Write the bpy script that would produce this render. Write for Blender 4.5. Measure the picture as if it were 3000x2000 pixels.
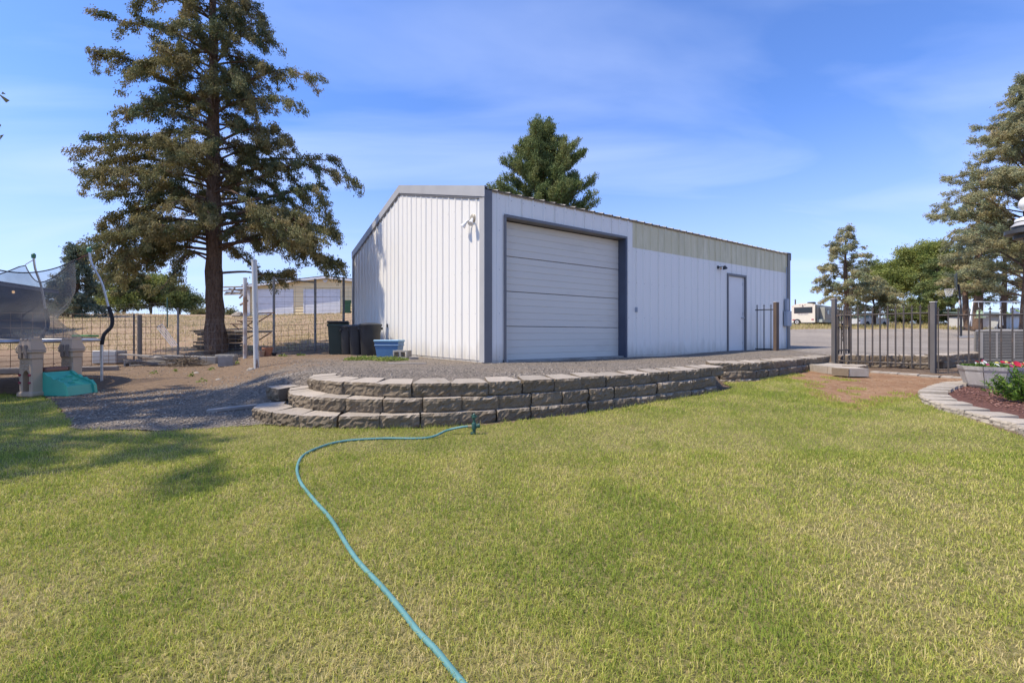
import bpy, bmesh, math, random
import numpy as np
from mathutils import Vector, Matrix, noise as mnoise
from mathutils.geometry import delaunay_2d_cdt

for _o in list(bpy.data.objects):
    bpy.data.objects.remove(_o, do_unlink=True)
SC = bpy.context.scene
COL = SC.collection
R = math.radians

# ------------------------------------------------------------------ camera
EYE, FPX, CX, HY = 1.10, 1345.0, 1500.0, 981.0
cam_d = bpy.data.cameras.new('camera')
cam_d.sensor_width = 36.0
cam_d.lens = 36.0 * FPX / 3000.0
cam_d.shift_y = -(1000.0 - HY) / 3000.0
cam_d.clip_start = 0.05
cam_d.clip_end = 4000.0
cam = bpy.data.objects.new('camera', cam_d)
COL.objects.link(cam)
cam.location = (0, 0, EYE)
cam.rotation_euler = (R(90), 0, 0)
SC.camera = cam

# ------------------------------------------------------------------ sun and sky
SUN = Vector((-0.60, -0.20, 1.0)).normalized()
sun_d = bpy.data.lights.new('sun', 'SUN')
sun_d.energy = 3.9
sun_d.angle = R(0.53)
sun_d.color = (1.0, 0.91, 0.76)
sun_o = bpy.data.objects.new('sun', sun_d)
COL.objects.link(sun_o)
sun_o.location = (-30, -10, 50)
sun_o.rotation_euler = SUN.to_track_quat('Z', 'Y').to_euler()

W = bpy.data.worlds.new('World')
SC.world = W
W.use_nodes = True
wn, wl = W.node_tree.nodes, W.node_tree.links
wn.clear()
w_out = wn.new('ShaderNodeOutputWorld')
w_bg = wn.new('ShaderNodeBackground')
w_sky = wn.new('ShaderNodeTexSky')
w_sky.sky_type = 'NISHITA'
w_sky.sun_disc = False
w_sky.sun_elevation = math.asin(SUN.z)
w_sky.sun_rotation = math.atan2(SUN.x, SUN.y)
w_sky.altitude = 600
w_sky.air_density = 1.0
w_sky.dust_density = 0.8
w_sky.ozone_density = 3.0
w_bg.inputs['Strength'].default_value = 0.145
# thin cirrus over the whole dome
w_tc = wn.new('ShaderNodeTexCoord')
w_sep = wn.new('ShaderNodeSeparateXYZ')
wl.new(w_tc.outputs['Generated'], w_sep.inputs[0])
w_zc = wn.new('ShaderNodeMath'); w_zc.operation = 'MAXIMUM'; w_zc.inputs[1].default_value = 0.02
wl.new(w_sep.outputs['Z'], w_zc.inputs[0])
w_zo = wn.new('ShaderNodeMath'); w_zo.operation = 'ADD'; w_zo.inputs[1].default_value = 0.12
wl.new(w_zc.outputs[0], w_zo.inputs[0])
w_dx = wn.new('ShaderNodeMath'); w_dx.operation = 'DIVIDE'
w_dy = wn.new('ShaderNodeMath'); w_dy.operation = 'DIVIDE'
wl.new(w_sep.outputs['X'], w_dx.inputs[0]); wl.new(w_zo.outputs[0], w_dx.inputs[1])
wl.new(w_sep.outputs['Y'], w_dy.inputs[0]); wl.new(w_zo.outputs[0], w_dy.inputs[1])
w_cmb = wn.new('ShaderNodeCombineXYZ')
wl.new(w_dx.outputs[0], w_cmb.inputs[0]); wl.new(w_dy.outputs[0], w_cmb.inputs[1])
w_map = wn.new('ShaderNodeMapping')
w_map.inputs['Rotation'].default_value = (0, 0, R(-32))
w_map.inputs['Scale'].default_value = (0.42, 1.25, 1.0)
w_map.inputs['Location'].default_value = (0.35, 0.6, 0)
wl.new(w_cmb.outputs[0], w_map.inputs[0])
w_n1 = wn.new('ShaderNodeTexNoise'); w_n1.inputs['Scale'].default_value = 1.1
w_n1.inputs['Detail'].default_value = 6; w_n1.inputs['Roughness'].default_value = 0.48
w_n1.inputs['Distortion'].default_value = 0.9
wl.new(w_map.outputs[0], w_n1.inputs['Vector'])
w_cr = wn.new('ShaderNodeMapRange'); w_cr.inputs[1].default_value = 0.45; w_cr.inputs[2].default_value = 0.92
w_cr.inputs[3].default_value = 0.0; w_cr.inputs[4].default_value = 0.50
wl.new(w_n1.outputs['Fac'], w_cr.inputs[0])
w_mix = wn.new('ShaderNodeMix'); w_mix.data_type = 'RGBA'
w_mix.inputs['B'].default_value = (5.0, 5.7, 7.6, 1)
w_tint = wn.new('ShaderNodeMix'); w_tint.data_type = 'RGBA'; w_tint.blend_type = 'MULTIPLY'
w_tint.inputs['Factor'].default_value = 1.0
w_tint.inputs['B'].default_value = (0.72, 0.92, 1.33, 1)
wl.new(w_sky.outputs[0], w_tint.inputs['A'])
wl.new(w_tint.outputs['Result'], w_mix.inputs['A'])
wl.new(w_cr.outputs[0], w_mix.inputs['Factor'])
# pale haze low over the horizon, all the way round
w_hz = wn.new('ShaderNodeMapRange'); w_hz.interpolation_type = 'SMOOTHSTEP'
w_hz.inputs[1].default_value = 0.0; w_hz.inputs[2].default_value = 0.42; w_hz.inputs[3].default_value = 0.55; w_hz.inputs[4].default_value = 0.0
wl.new(w_sep.outputs['Z'], w_hz.inputs[0])
w_mh = wn.new('ShaderNodeMix'); w_mh.data_type = 'RGBA'; w_mh.inputs['B'].default_value = (3.75, 4.0, 5.3, 1)
wl.new(w_hz.outputs[0], w_mh.inputs['Factor']); wl.new(w_mix.outputs['Result'], w_mh.inputs['A'])
wl.new(w_mh.outputs['Result'], w_bg.inputs['Color'])
wl.new(w_bg.outputs[0], w_out.inputs[0])

vs = SC.view_settings
vs.view_transform = 'Standard'
vs.look = 'None'
vs.exposure = 0.52
vs.gamma = 1.0
vs.use_curve_mapping = False
SC.render.engine = 'CYCLES'
SC.cycles.max_bounces = 6
SC.cycles.transparent_max_bounces = 12
SC.cycles.use_denoising = True

# ------------------------------------------------------------------ helpers
def ray_x(px, d):
    return (px - CX) / FPX * d
def zpx(py, d):
    return EYE + (HY - py) / FPX * d
def pt(px, py, d):
    return Vector((ray_x(px, d), d, zpx(py, d)))

def link(o, parent=None):
    COL.objects.link(o)
    if parent is not None:
        o.parent = parent
    return o

def tag(o, label=None, cat=None, group=None, kind=None):
    if label: o['label'] = label
    if cat: o['category'] = cat
    if group: o['group'] = group
    if kind: o['kind'] = kind
    return o

def thing(name, loc, label, cat, rz=0.0, group=None):
    o = bpy.data.objects.new(name, None)
    o.empty_display_size = 0.2
    COL.objects.link(o)
    o.location = loc
    o.rotation_euler = (0, 0, rz)
    return tag(o, label, cat, group)

def root_off(p):
    v = Vector((0, 0, 0))
    while p is not None:
        v += Vector(p.location); p = p.parent
    return v

def mesh_np(name, verts, faces, mat=None, parent=None, smooth=False, attrs=None, world=False):
    """faces: list of (K,n) int arrays."""
    me = bpy.data.meshes.new(name)
    verts = np.asarray(verts, dtype=np.float32)
    if world and parent is not None:
        verts = verts - np.array(root_off(parent), dtype=np.float32)
    if not isinstance(faces, (list, tuple)):
        faces = [faces]
    me.vertices.add(len(verts))
    me.vertices.foreach_set('co', verts.ravel())
    nl = sum(f.size for f in faces)
    nf = sum(len(f) for f in faces)
    me.loops.add(nl)
    me.loops.foreach_set('vertex_index', np.concatenate([f.ravel() for f in faces]).astype(np.int32))
    me.polygons.add(nf)
    tot = np.concatenate([np.full(len(f), f.shape[1], np.int32) for f in faces])
    st = np.concatenate([[0], np.cumsum(tot)[:-1]]).astype(np.int32)
    me.polygons.foreach_set('loop_start', st)
    me.polygons.foreach_set('loop_total', tot)
    if smooth:
        me.polygons.foreach_set('use_smooth', np.ones(nf, bool))
    me.update(calc_edges=True)
    if attrs:
        for k, v in attrs.items():
            a = me.attributes.new(k, 'FLOAT', 'POINT')
            a.data.foreach_set('value', np.asarray(v, np.float32))
    if mat: me.materials.append(mat)
    o = bpy.data.objects.new(name, me)
    return link(o, parent)

class MB:
    """collects shapes, builds ONE mesh object"""
    def __init__(s):
        s.v = []; s.f = []
    def add(s, vs_, fs):
        k = len(s.v)
        s.v += [tuple(v) for v in vs_]
        s.f += [tuple(i + k for i in f) for f in fs]
        return s
    def box(s, x0, x1, y0, y1, z0, z1, M=None):
        vs_ = [Vector((x, y, z)) for z in (z0, z1) for y in (y0, y1) for x in (x0, x1)]
        if M is not None: vs_ = [M @ v for v in vs_]
        return s.add(vs_, [(0,2,3,1),(4,5,7,6),(0,1,5,4),(2,6,7,3),(0,4,6,2),(1,3,7,5)])
    def bbox(s, x0, x1, y0, y1, z0, z1, b=0.01, M=None):
        """box with chamfered edges"""
        bm = bmesh.new()
        vs_ = [bm.verts.new((x, y, z)) for z in (z0, z1) for y in (y0, y1) for x in (x0, x1)]
        for f in [(0,2,3,1),(4,5,7,6),(0,1,5,4),(2,6,7,3),(0,4,6,2),(1,3,7,5)]:
            bm.faces.new([vs_[i] for i in f])
        bmesh.ops.bevel(bm, geom=list(bm.edges), offset=b, segments=1, affect='EDGES')
        bm.verts.index_update()
        vv = [Vector(v.co) for v in bm.verts]
        if M is not None: vv = [M @ v for v in vv]
        ff = [tuple(v.index for v in f.verts) for f in bm.faces]
        bm.free()
        return s.add(vv, ff)
    def tube(s, pts, rad, n=8, cap=True, flat=None):
        pts = [Vector(p) for p in pts]
        rr = rad if isinstance(rad, (list, tuple)) else [rad] * len(pts)
        up = Vector((0, 0, 1))
        rings = []; prev = None
        for i, p in enumerate(pts):
            if i == 0: t = pts[1] - p
            elif i == len(pts) - 1: t = p - pts[i - 1]
            else: t = (pts[i + 1] - p).normalized() + (p - pts[i - 1]).normalized()
            if t.length < 1e-9: t = up.copy()
            t.normalize()
            if prev is None:
                a = t.cross(up)
                if a.length < 1e-3: a = t.cross(Vector((1, 0, 0)))
            else:
                a = prev - t * prev.dot(t)
                if a.length < 1e-6: a = t.cross(up)
            a.normalize(); b = t.cross(a); prev = a
            rings.append([p + (a * math.cos(2*math.pi*k/n) + b * math.sin(2*math.pi*k/n)) * rr[i] for k in range(n)])
        vs_ = [v for r_ in rings for v in r_]
        fs = []
        for i in range(len(pts) - 1):
            for k in range(n):
                k2 = (k + 1) % n
                fs.append((i*n+k, i*n+k2, (i+1)*n+k2, (i+1)*n+k))
        if cap:
            fs.append(tuple(range(n - 1, -1, -1)))
            fs.append(tuple((len(pts)-1)*n + k for k in range(n)))
        return s.add(vs_, fs)
    def lathe(s, prof, n=16, c=(0, 0, 0), M=None, cap=True, sx=1.0, sy=1.0):
        """prof: list of (r,z)"""
        c = Vector(c); vs_ = []
        for r_, z in prof:
            for k in range(n):
                a = 2*math.pi*k/n
                vs_.append(Vector((r_*math.cos(a)*sx, r_*math.sin(a)*sy, z)))
        vs_ = [(M @ v if M is not None else v) + c for v in vs_]
        fs = []
        for i in range(len(prof) - 1):
            for k in range(n):
                k2 = (k + 1) % n
                fs.append((i*n+k, i*n+k2, (i+1)*n+k2, (i+1)*n+k))
        if cap:
            if prof[0][0] > 1e-6: fs.append(tuple(range(n - 1, -1, -1)))
            if prof[-1][0] > 1e-6: fs.append(tuple((len(prof)-1)*n + k for k in range(n)))
        return s.add(vs_, fs)
    def prism(s, poly, z0, z1, M=None):
        """poly: xy list extruded in z"""
        n = len(poly)
        vs_ = [Vector((x, y, z0)) for x, y in poly] + [Vector((x, y, z1)) for x, y in poly]
        if M is not None: vs_ = [M @ v for v in vs_]
        fs = [tuple(range(n - 1, -1, -1)), tuple(range(n, 2*n))]
        fs += [(k, (k+1) % n, n + (k+1) % n, n + k) for k in range(n)]
        return s.add(vs_, fs)
    def build(s, name, mat, parent=None, smooth=False, world=False, kind=None, label=None):
        me = bpy.data.meshes.new(name)
        v = s.v
        if world and parent is not None:
            o_ = root_off(parent)
            v = [(a - o_.x, b - o_.y, c - o_.z) for a, b, c in v]
        me.from_pydata(v, [], s.f)
        me.update()
        if smooth == 'auto':
            bm = bmesh.new(); bm.from_mesh(me)
            for f in bm.faces: f.smooth = True
            for e in bm.edges:
                if len(e.link_faces) == 2 and e.calc_face_angle(0) > R(32): e.smooth = False
            bm.to_mesh(me); bm.free()
        elif smooth:
            for p_ in me.polygons: p_.use_smooth = True
        if mat: me.materials.append(mat)
        o = bpy.data.objects.new(name, me)
        link(o, parent)
        if kind: o['kind'] = kind
        if label: o['label'] = label
        return o

def copy_tree(o, parent=None):
    c = o.copy(); COL.objects.link(c); c.parent = parent
    for ch in list(o.children):
        copy_tree(ch, c)
    return c

def rot_xy(a, loc=(0, 0, 0)):
    return Matrix.Translation(Vector(loc)) @ Matrix.Rotation(a, 4, 'Z')

def catmull(pts, n=8):
    pts = [Vector(p) for p in pts]
    out = []
    for i in range(len(pts) - 1):
        p0 = pts[max(i-1, 0)]; p1 = pts[i]; p2 = pts[i+1]; p3 = pts[min(i+2, len(pts)-1)]
        for k in range(n):
            t = k / n
            out.append(0.5*((2*p1) + (p2-p0)*t + (2*p0-5*p1+4*p2-p3)*t*t + (3*p1-p0-3*p2+p3)*t**3))
    out.append(pts[-1])
    return out

# ------------------------------------------------------------------ materials
MATS = {}
def _base(name):
    m = bpy.data.materials.new(name)
    m.use_nodes = True
    nt = m.node_tree
    b = nt.nodes['Principled BSDF']
    return m, nt, b
def _mixrgb(nt, fac, a, b, blend='MIX'):
    n = nt.nodes.new('ShaderNodeMix'); n.data_type = 'RGBA'; n.blend_type = blend
    for key, val in (('Factor', fac), ('A', a), ('B', b)):
        s = n.inputs[key]
        if hasattr(val, 'is_output') or isinstance(val, bpy.types.NodeSocket):
            nt.links.new(val, s)
        elif key == 'Factor':
            s.default_value = val
        else:
            s.default_value = (*val[:3], 1)
    return n.outputs['Result']
def _noise(nt, vec, scale, detail=4, rough=0.55, dist=0.0, lo=0.35, hi=0.65):
    n = nt.nodes.new('ShaderNodeTexNoise')
    n.inputs['Scale'].default_value = scale; n.inputs['Detail'].default_value = detail
    n.inputs['Roughness'].default_value = rough; n.inputs['Distortion'].default_value = dist
    nt.links.new(vec, n.inputs['Vector'])
    r = nt.nodes.new('ShaderNodeMapRange')
    r.inputs[1].default_value = lo; r.inputs[2].default_value = hi
    nt.links.new(n.outputs['Fac'], r.inputs[0])
    return r.outputs[0]
def _obj(nt):
    return nt.nodes.new('ShaderNodeTexCoord').outputs['Object']
def _pos(nt):
    return nt.nodes.new('ShaderNodeNewGeometry').outputs['Position']
def _scale(nt, vec, sc):
    n = nt.nodes.new('ShaderNodeMapping'); n.inputs['Scale'].default_value = sc
    nt.links.new(vec, n.inputs[0]); return n.outputs[0]
def _bump(nt, b, h, strength=0.3, dist=0.01):
    n = nt.nodes.new('ShaderNodeBump'); n.inputs['Strength'].default_value = strength
    n.inputs['Distance'].default_value = dist
    nt.links.new(h, n.inputs['Height']); nt.links.new(n.outputs[0], b.inputs['Normal'])
def _rnd(nt):
    return nt.nodes.new('ShaderNodeObjectInfo').outputs['Random']

def mat(name, col, rough=0.6, metal=0.0, col2=None, scale=6.0, stretch=(1, 1, 1), bump=0.0, bscale=40.0,
        bdist=0.004, spec=0.5, lo=0.35, hi=0.65, pos=False, rnd=0.0, col3=None, scale3=2.0, lo3=.5, hi3=.7):
    if name in MATS: return MATS[name]
    m, nt, b = _base(name)
    vec = _pos(nt) if pos else _obj(nt)
    c = None
    if col2 is not None:
        c = _mixrgb(nt, _noise(nt, _scale(nt, vec, stretch), scale, lo=lo, hi=hi), col, col2)
    if col3 is not None:
        c = _mixrgb(nt, _noise(nt, _scale(nt, vec, stretch), scale3, lo=lo3, hi=hi3), c if c else col, col3)
    if rnd > 0:
        mr = nt.nodes.new('ShaderNodeMapRange'); mr.inputs[3].default_value = 1 - rnd; mr.inputs[4].default_value = 1 + rnd
        nt.links.new(_rnd(nt), mr.inputs[0])
        cm = nt.nodes.new('ShaderNodeCombineColor')
        for i in range(3): nt.links.new(mr.outputs[0], cm.inputs[i])
        c = _mixrgb(nt, 1.0, c if c else col, cm.outputs[0], 'MULTIPLY')
    if c: nt.links.new(c, b.inputs['Base Color'])
    else: b.inputs['Base Color'].default_value = (*col, 1)
    b.inputs['Roughness'].default_value = rough
    b.inputs['Metallic'].default_value = metal
    b.inputs['Specular IOR Level'].default_value = spec
    if bump > 0:
        _bump(nt, b, _noise(nt, vec, bscale, detail=5, lo=0.2, hi=0.8), bump, bdist)
    MATS[name] = m
    return m

def leaf_mat(name, c1, c2, c3, trans=0.25, rough=0.75, patch=None, pscale=0.8):
    """attribute 'tint' 0..1 spreads c1 -> c2 -> c3; a little light passes through"""
    if name in MATS: return MATS[name]
    m, nt, b = _base(name)
    a = nt.nodes.new('ShaderNodeAttribute'); a.attribute_name = 'tint'
    cr = nt.nodes.new('ShaderNodeValToRGB')
    e = cr.color_ramp.elements
    e[0].color = (*c1, 1); e[0].position = 0.0
    e[1].color = (*c3, 1); e[1].position = 1.0
    mid = cr.color_ramp.elements.new(0.5); mid.color = (*c2, 1)
    nt.links.new(a.outputs['Fac'], cr.inputs[0])
    col = cr.outputs[0]
    if patch:
        col = _mixrgb(nt, _noise(nt, _pos(nt), pscale, detail=3, lo=.45, hi=.7), col, patch)
    nt.links.new(col, b.inputs['Base Color'])
    b.inputs['Roughness'].default_value = rough
    b.inputs['Specular IOR Level'].default_value = 0.25
    t = nt.nodes.new('ShaderNodeBsdfTranslucent')
    nt.links.new(col, t.inputs['Color'])
    ms = nt.nodes.new('ShaderNodeMixShader'); ms.inputs[0].default_value = trans
    nt.links.new(b.outputs[0], ms.inputs[1]); nt.links.new(t.outputs[0], ms.inputs[2])
    nt.links.new(ms.outputs[0], nt.nodes['Material Output'].inputs['Surface'])
    MATS[name] = m
    return m
# ------------------------------------------------------------------ terrain
rng = np.random.default_rng(7)
random.seed(7)

def vnoise(x, y, f, seed=0):
    x = np.asarray(x, float) * f + seed * 17.31; y = np.asarray(y, float) * f + seed * 9.77
    xi = np.floor(x); yi = np.floor(y); xf = x - xi; yf = y - yi
    def h(a, b):
        v = np.sin(a * 127.1 + b * 311.7 + seed * 74.7) * 43758.5453
        return v - np.floor(v)
    u = xf*xf*(3-2*xf); v = yf*yf*(3-2*yf)
    return (h(xi, yi)*(1-u) + h(xi+1, yi)*u)*(1-v) + (h(xi, yi+1)*(1-u) + h(xi+1, yi+1)*u)*v
def fbm(x, y, f, seed=0, o=3):
    s = 0; a = 0.5; t = 0
    for k in range(o):
        s = s + a*vnoise(x, y, f*2**k, seed+k*3); t += a; a *= .5
    return s / t
def sstep(a, b, x):
    t = np.clip((x - a) / (b - a), 0, 1); return t*t*(3-2*t)

WALL_MAIN = [(-2.58, 5.95), (-2.42, 5.45), (-2.0, 5.06), (-1.45, 4.89), (-.95, 4.85), (-.3, 4.99), (.5, 5.36), (1.3, 5.87),
             (2.0, 6.33), (2.7, 6.85), (3.5, 7.58)]
WALL_BACK = [(3.62, 8.38), (4.3, 8.46), (5.1, 8.96), (5.9, 9.6), (6.65, 10.27), (7.3, 10.78), (7.85, 11.2)]
WALL_SIDE = [(8.0, 11.15), (9.55, 10.42)]
WALL_DRIVE = [(9.75, 10.45), (14.0, 13.2), (18.0, 15.8)]
_wx = np.array([p[0] for p in WALL_MAIN] + [p[0] for p in WALL_BACK] + [9.6, 14.0, 22.0])
_wy = np.array([p[1] for p in WALL_MAIN] + [p[1] for p in WALL_BACK] + [10.4, 13.2, 18.4])

LS = .030
def T(x, y):
    x = np.asarray(x, float); y = np.asarray(y, float)
    low = LS * np.minimum(y, 13.5)
    high = np.interp(y, [4, 6, 9, 14], [.565, .555, .525, .515]) + sstep(5.5, 9, x) * .07
    dy = y - np.interp(x, _wx, _wy)
    h1 = sstep(.14, .36, dy)
    xl = np.interp(y, [5.4, 7, 9, 11, 13], [-2.4, -2.9, -4.0, -5.4, -7.2])
    h2 = sstep(xl - 2.0, xl + .1, x) * sstep(5.4, 6.5, y)
    wl_ = sstep(-2.75, -2.4, x)
    hf = h1 * wl_ + h2 * (1 - wl_)
    near = low + (high - low) * hf
    yy = np.maximum(y, 13.5)
    FL = .5 + (np.minimum(yy, 37) - 13.5) * .0945 + np.maximum(yy - 37, 0) * .002
    FR = np.interp(yy, [13.5, 17, 28, 38, 54, 80, 600], [.59, .60, .77, 1.47, 2.26, 2.6, 4.0])
    far_ = np.where(True, FL, 0) + (FR - FL) * sstep(-.15, .3, x / np.maximum(yy, 1))
    z = near + (far_ - near) * sstep(12.6, 14.6, y)
    z = z + (fbm(x, y, .9, 3) - .5) * .035 + (fbm(x, y, .12, 5) - .5) * np.clip((y - 16) * .03, 0, .6)
    return z
def Tz(x, y):
    return float(T(x, y))
def gp(px, py):
    """pixel -> point on the lower yard (gently rising plane)"""
    d = 1.1 / (LS + (py - HY) / FPX)
    return (ray_x(px, d), d)

def in_poly(poly, x, y):
    x = np.asarray(x, float); y = np.asarray(y, float)
    c = np.zeros(x.shape, bool); n = len(poly); j = n - 1
    for i in range(n):
        xi, yi = poly[i]; xj, yj = poly[j]
        if yi != yj:
            m = ((yi > y) != (yj > y)) & (x < (xj - xi) * (y - yi) / (yj - yi) + xi)
            c ^= m
        j = i
    return c

def densify(poly, step, jit=0.0, seed=1, closed=True):
    out = []; n = len(poly); r_ = random.Random(seed)
    for i in range(n if closed else n - 1):
        a = Vector(poly[i]); b = Vector(poly[(i + 1) % n])
        k = max(1, int((b - a).length / step))
        for t in range(k):
            p = a.lerp(b, t / k)
            out.append((p.x + r_.uniform(-jit, jit), p.y + r_.uniform(-jit, jit)))
    if not closed: out.append(tuple(poly[-1]))
    return out

def patch(name, poly, material, off, step, kind='structure', label=None, jit=.03, seed=1, zfun=None, bstep=None):
    b = densify(poly, bstep or step, jit, seed)
    bx = np.array(b)
    x0, y0 = bx.min(0); x1, y1 = bx.max(0)
    gx, gy = np.meshgrid(np.arange(x0, x1, step), np.arange(y0, y1, step))
    g = np.stack([gx.ravel(), gy.ravel()], 1)
    g += rng.uniform(-.3, .3, g.shape) * step
    g = g[in_poly(b, g[:, 0], g[:, 1])]
    allp = [Vector(p) for p in b] + [Vector((float(p[0]), float(p[1]))) for p in g]
    nb = len(b)
    vs_, es, fs, *_ = delaunay_2d_cdt(allp, [(i, (i + 1) % nb) for i in range(nb)], [list(range(nb))], 1, 1e-5)
    v = np.array([(p.x, p.y) for p in vs_])
    z = (zfun or T)(v[:, 0], v[:, 1]) + off
    tri = np.array([f for f in fs if len(f) == 3], np.int32)
    a = v[tri[:, 0]]; bb = v[tri[:, 1]]; c = v[tri[:, 2]]
    s_ = (bb[:, 0]-a[:, 0])*(c[:, 1]-a[:, 1]) - (bb[:, 1]-a[:, 1])*(c[:, 0]-a[:, 0])
    tri[s_ < 0] = tri[s_ < 0][:, ::-1]
    o = mesh_np(name, np.column_stack([v, z]), tri, material, smooth=True)
    o['kind'] = kind
    if label: o['label'] = label
    return o

# ---- outlines of the patches (metres)
LAWN = [gp(-60, 1158), gp(60, 1160), gp(125, 1164), gp(165, 1188), gp(195, 1225), gp(212, 1264), gp(330, 1267), gp(500, 1264),
        gp(640, 1256), gp(775, 1247)]
LAWN += [(-2.6, 4.78), (-2.1, 4.72), (-1.5, 4.68), (-.95, 4.66), (-.25, 4.84), (.6, 5.22), (1.4, 5.75), (2.1, 6.22), (2.8, 6.75), (3.55, 7.45),
         (3.75, 8.1), (4.4, 8.3), (4.9, 8.58), (5.2, 8.72), (5.25, 8.5), (5.1, 8.1)]
LAWN += [gp(2372, 1158), gp(2430, 1190), gp(2511, 1206), gp(2565, 1194), gp(2630, 1176), gp(2680, 1162), gp(2692, 1158)]
LAWN += [gp(2700, 1180), gp(2745, 1200), gp(2820, 1224), gp(2900, 1252), gp(3000, 1290), gp(3150, 1350), (7.0, 2.6), (7.5, -2), (-8, -2), (-9.5, 4.2)]
EARTH = [(3.9, 8.2), (4.4, 8.36), (5.1, 8.82), (5.9, 9.45), (6.6, 10.1), (7.2, 10.2), (8.2, 9.6), gp(2700, 1105), gp(2830, 1112), gp(2800, 1130),
         gp(2690, 1168), gp(2610, 1190), gp(2511, 1220), gp(2400, 1198), gp(2320, 1150), gp(2200, 1125)]
YARD = [gp(-700, 1158), gp(60, 1156), gp(128, 1162), gp(168, 1188), gp(198, 1225), gp(214, 1262), gp(330, 1265), gp(500, 1262),
        gp(640, 1254), gp(775, 1244), (-2.6, 4.86), (-1.5, 5.0), (-.9, 5.05), (-.3, 5.15), (.5, 5.5), (1.3, 6.03),
        (2.0, 6.5), (2.7, 7.0), (3.4, 7.7), (3.6, 8.55), (4.3, 8.65), (5.1, 9.15), (5.9, 9.8), (6.6, 10.45), (7.3, 11.0), (7.9, 11.35),
        (8.3, 12.4), (9.3, 15.5), (10.5, 17.6), (9.6, 17.4), (-.4, 10.6), (-5.4, 17.2), (-6.9, 15.2), (-7.4, 13.2), (-9, 11.2), (-10.2, 9.2), (-12, 8.2)]
DRIVE = [(8.0, 11.35), (9.6, 10.62), (11.6, 11.9), (14, 13.45), (22, 18.7), (60, 36), (40, 40.5), (22, 39.5), (10, 36), (2, 30), (6, 18.5), (9.4, 17.6), (10.4, 17.55), (9.2, 15.4), (8.2, 12.4)]
MULCH_IN = [gp(2850, 1128), gp(2790, 1142), gp(2770, 1156), gp(2830, 1176), gp(2900, 1196), gp(3000, 1226), gp(3100, 1255), (8.6, 4.6), (9.5, 6.4), (8.2, 7.6), (7.4, 7.6)]

MULCH = [gp(2850, 1124), gp(2770, 1138), gp(2742, 1150), gp(2728, 1163), gp(2745, 1178), gp(2795, 1194), gp(2870, 1216), gp(2985, 1252), gp(3100, 1292), (8.6, 4.4), (9.5, 6.4), (8.2, 7.6), (7.4, 7.6)]

def shrunk(poly, x, y, e=.35):
    r_ = in_poly(poly, x, y)
    for dx, dy in ((e, 0), (-e, 0), (0, e), (0, -e)):
        r_ &= in_poly(poly, x + dx, y + dy)
    return r_

# ---- materials
def ground_mat():
    m, nt, b = _base('dry_field')
    p = _pos(nt)
    straw = _mixrgb(nt, _noise(nt, p, .55, 5, lo=.35, hi=.7), (.35, .24, .15), (.30, .175, .115))
    straw = _mixrgb(nt, _noise(nt, p, 9, 5, lo=.3, hi=.75), straw, (.44, .33, .215))
    straw = _mixrgb(nt, _noise(nt, p, 2.1, 4, lo=.55, hi=.8), straw, (.24, .20, .10))
    soil = _mixrgb(nt, _noise(nt, p, 3.2, 6, lo=.35, hi=.7), (.14, .09, .055), (.24, .16, .10))
    soil = _mixrgb(nt, _noise(nt, p, 26, 4, lo=.45, hi=.8), soil, (.30, .25, .19))
    sx = nt.nodes.new('ShaderNodeSeparateXYZ'); nt.links.new(p, sx.inputs[0])
    mr = nt.nodes.new('ShaderNodeMapRange'); mr.inputs[1].default_value = 12.6; mr.inputs[2].default_value = 15.5
    nt.links.new(sx.outputs['Y'], mr.inputs[0])
    c = _mixrgb(nt, mr.outputs[0], soil, straw)
    nt.links.new(c, b.inputs['Base Color']); b.inputs['Roughness'].default_value = .95
    b.inputs['Specular IOR Level'].default_value = .1
    _bump(nt, b, _noise(nt, p, 22, 8, .7, lo=.1, hi=.9), .8, .05)
    return m
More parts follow.
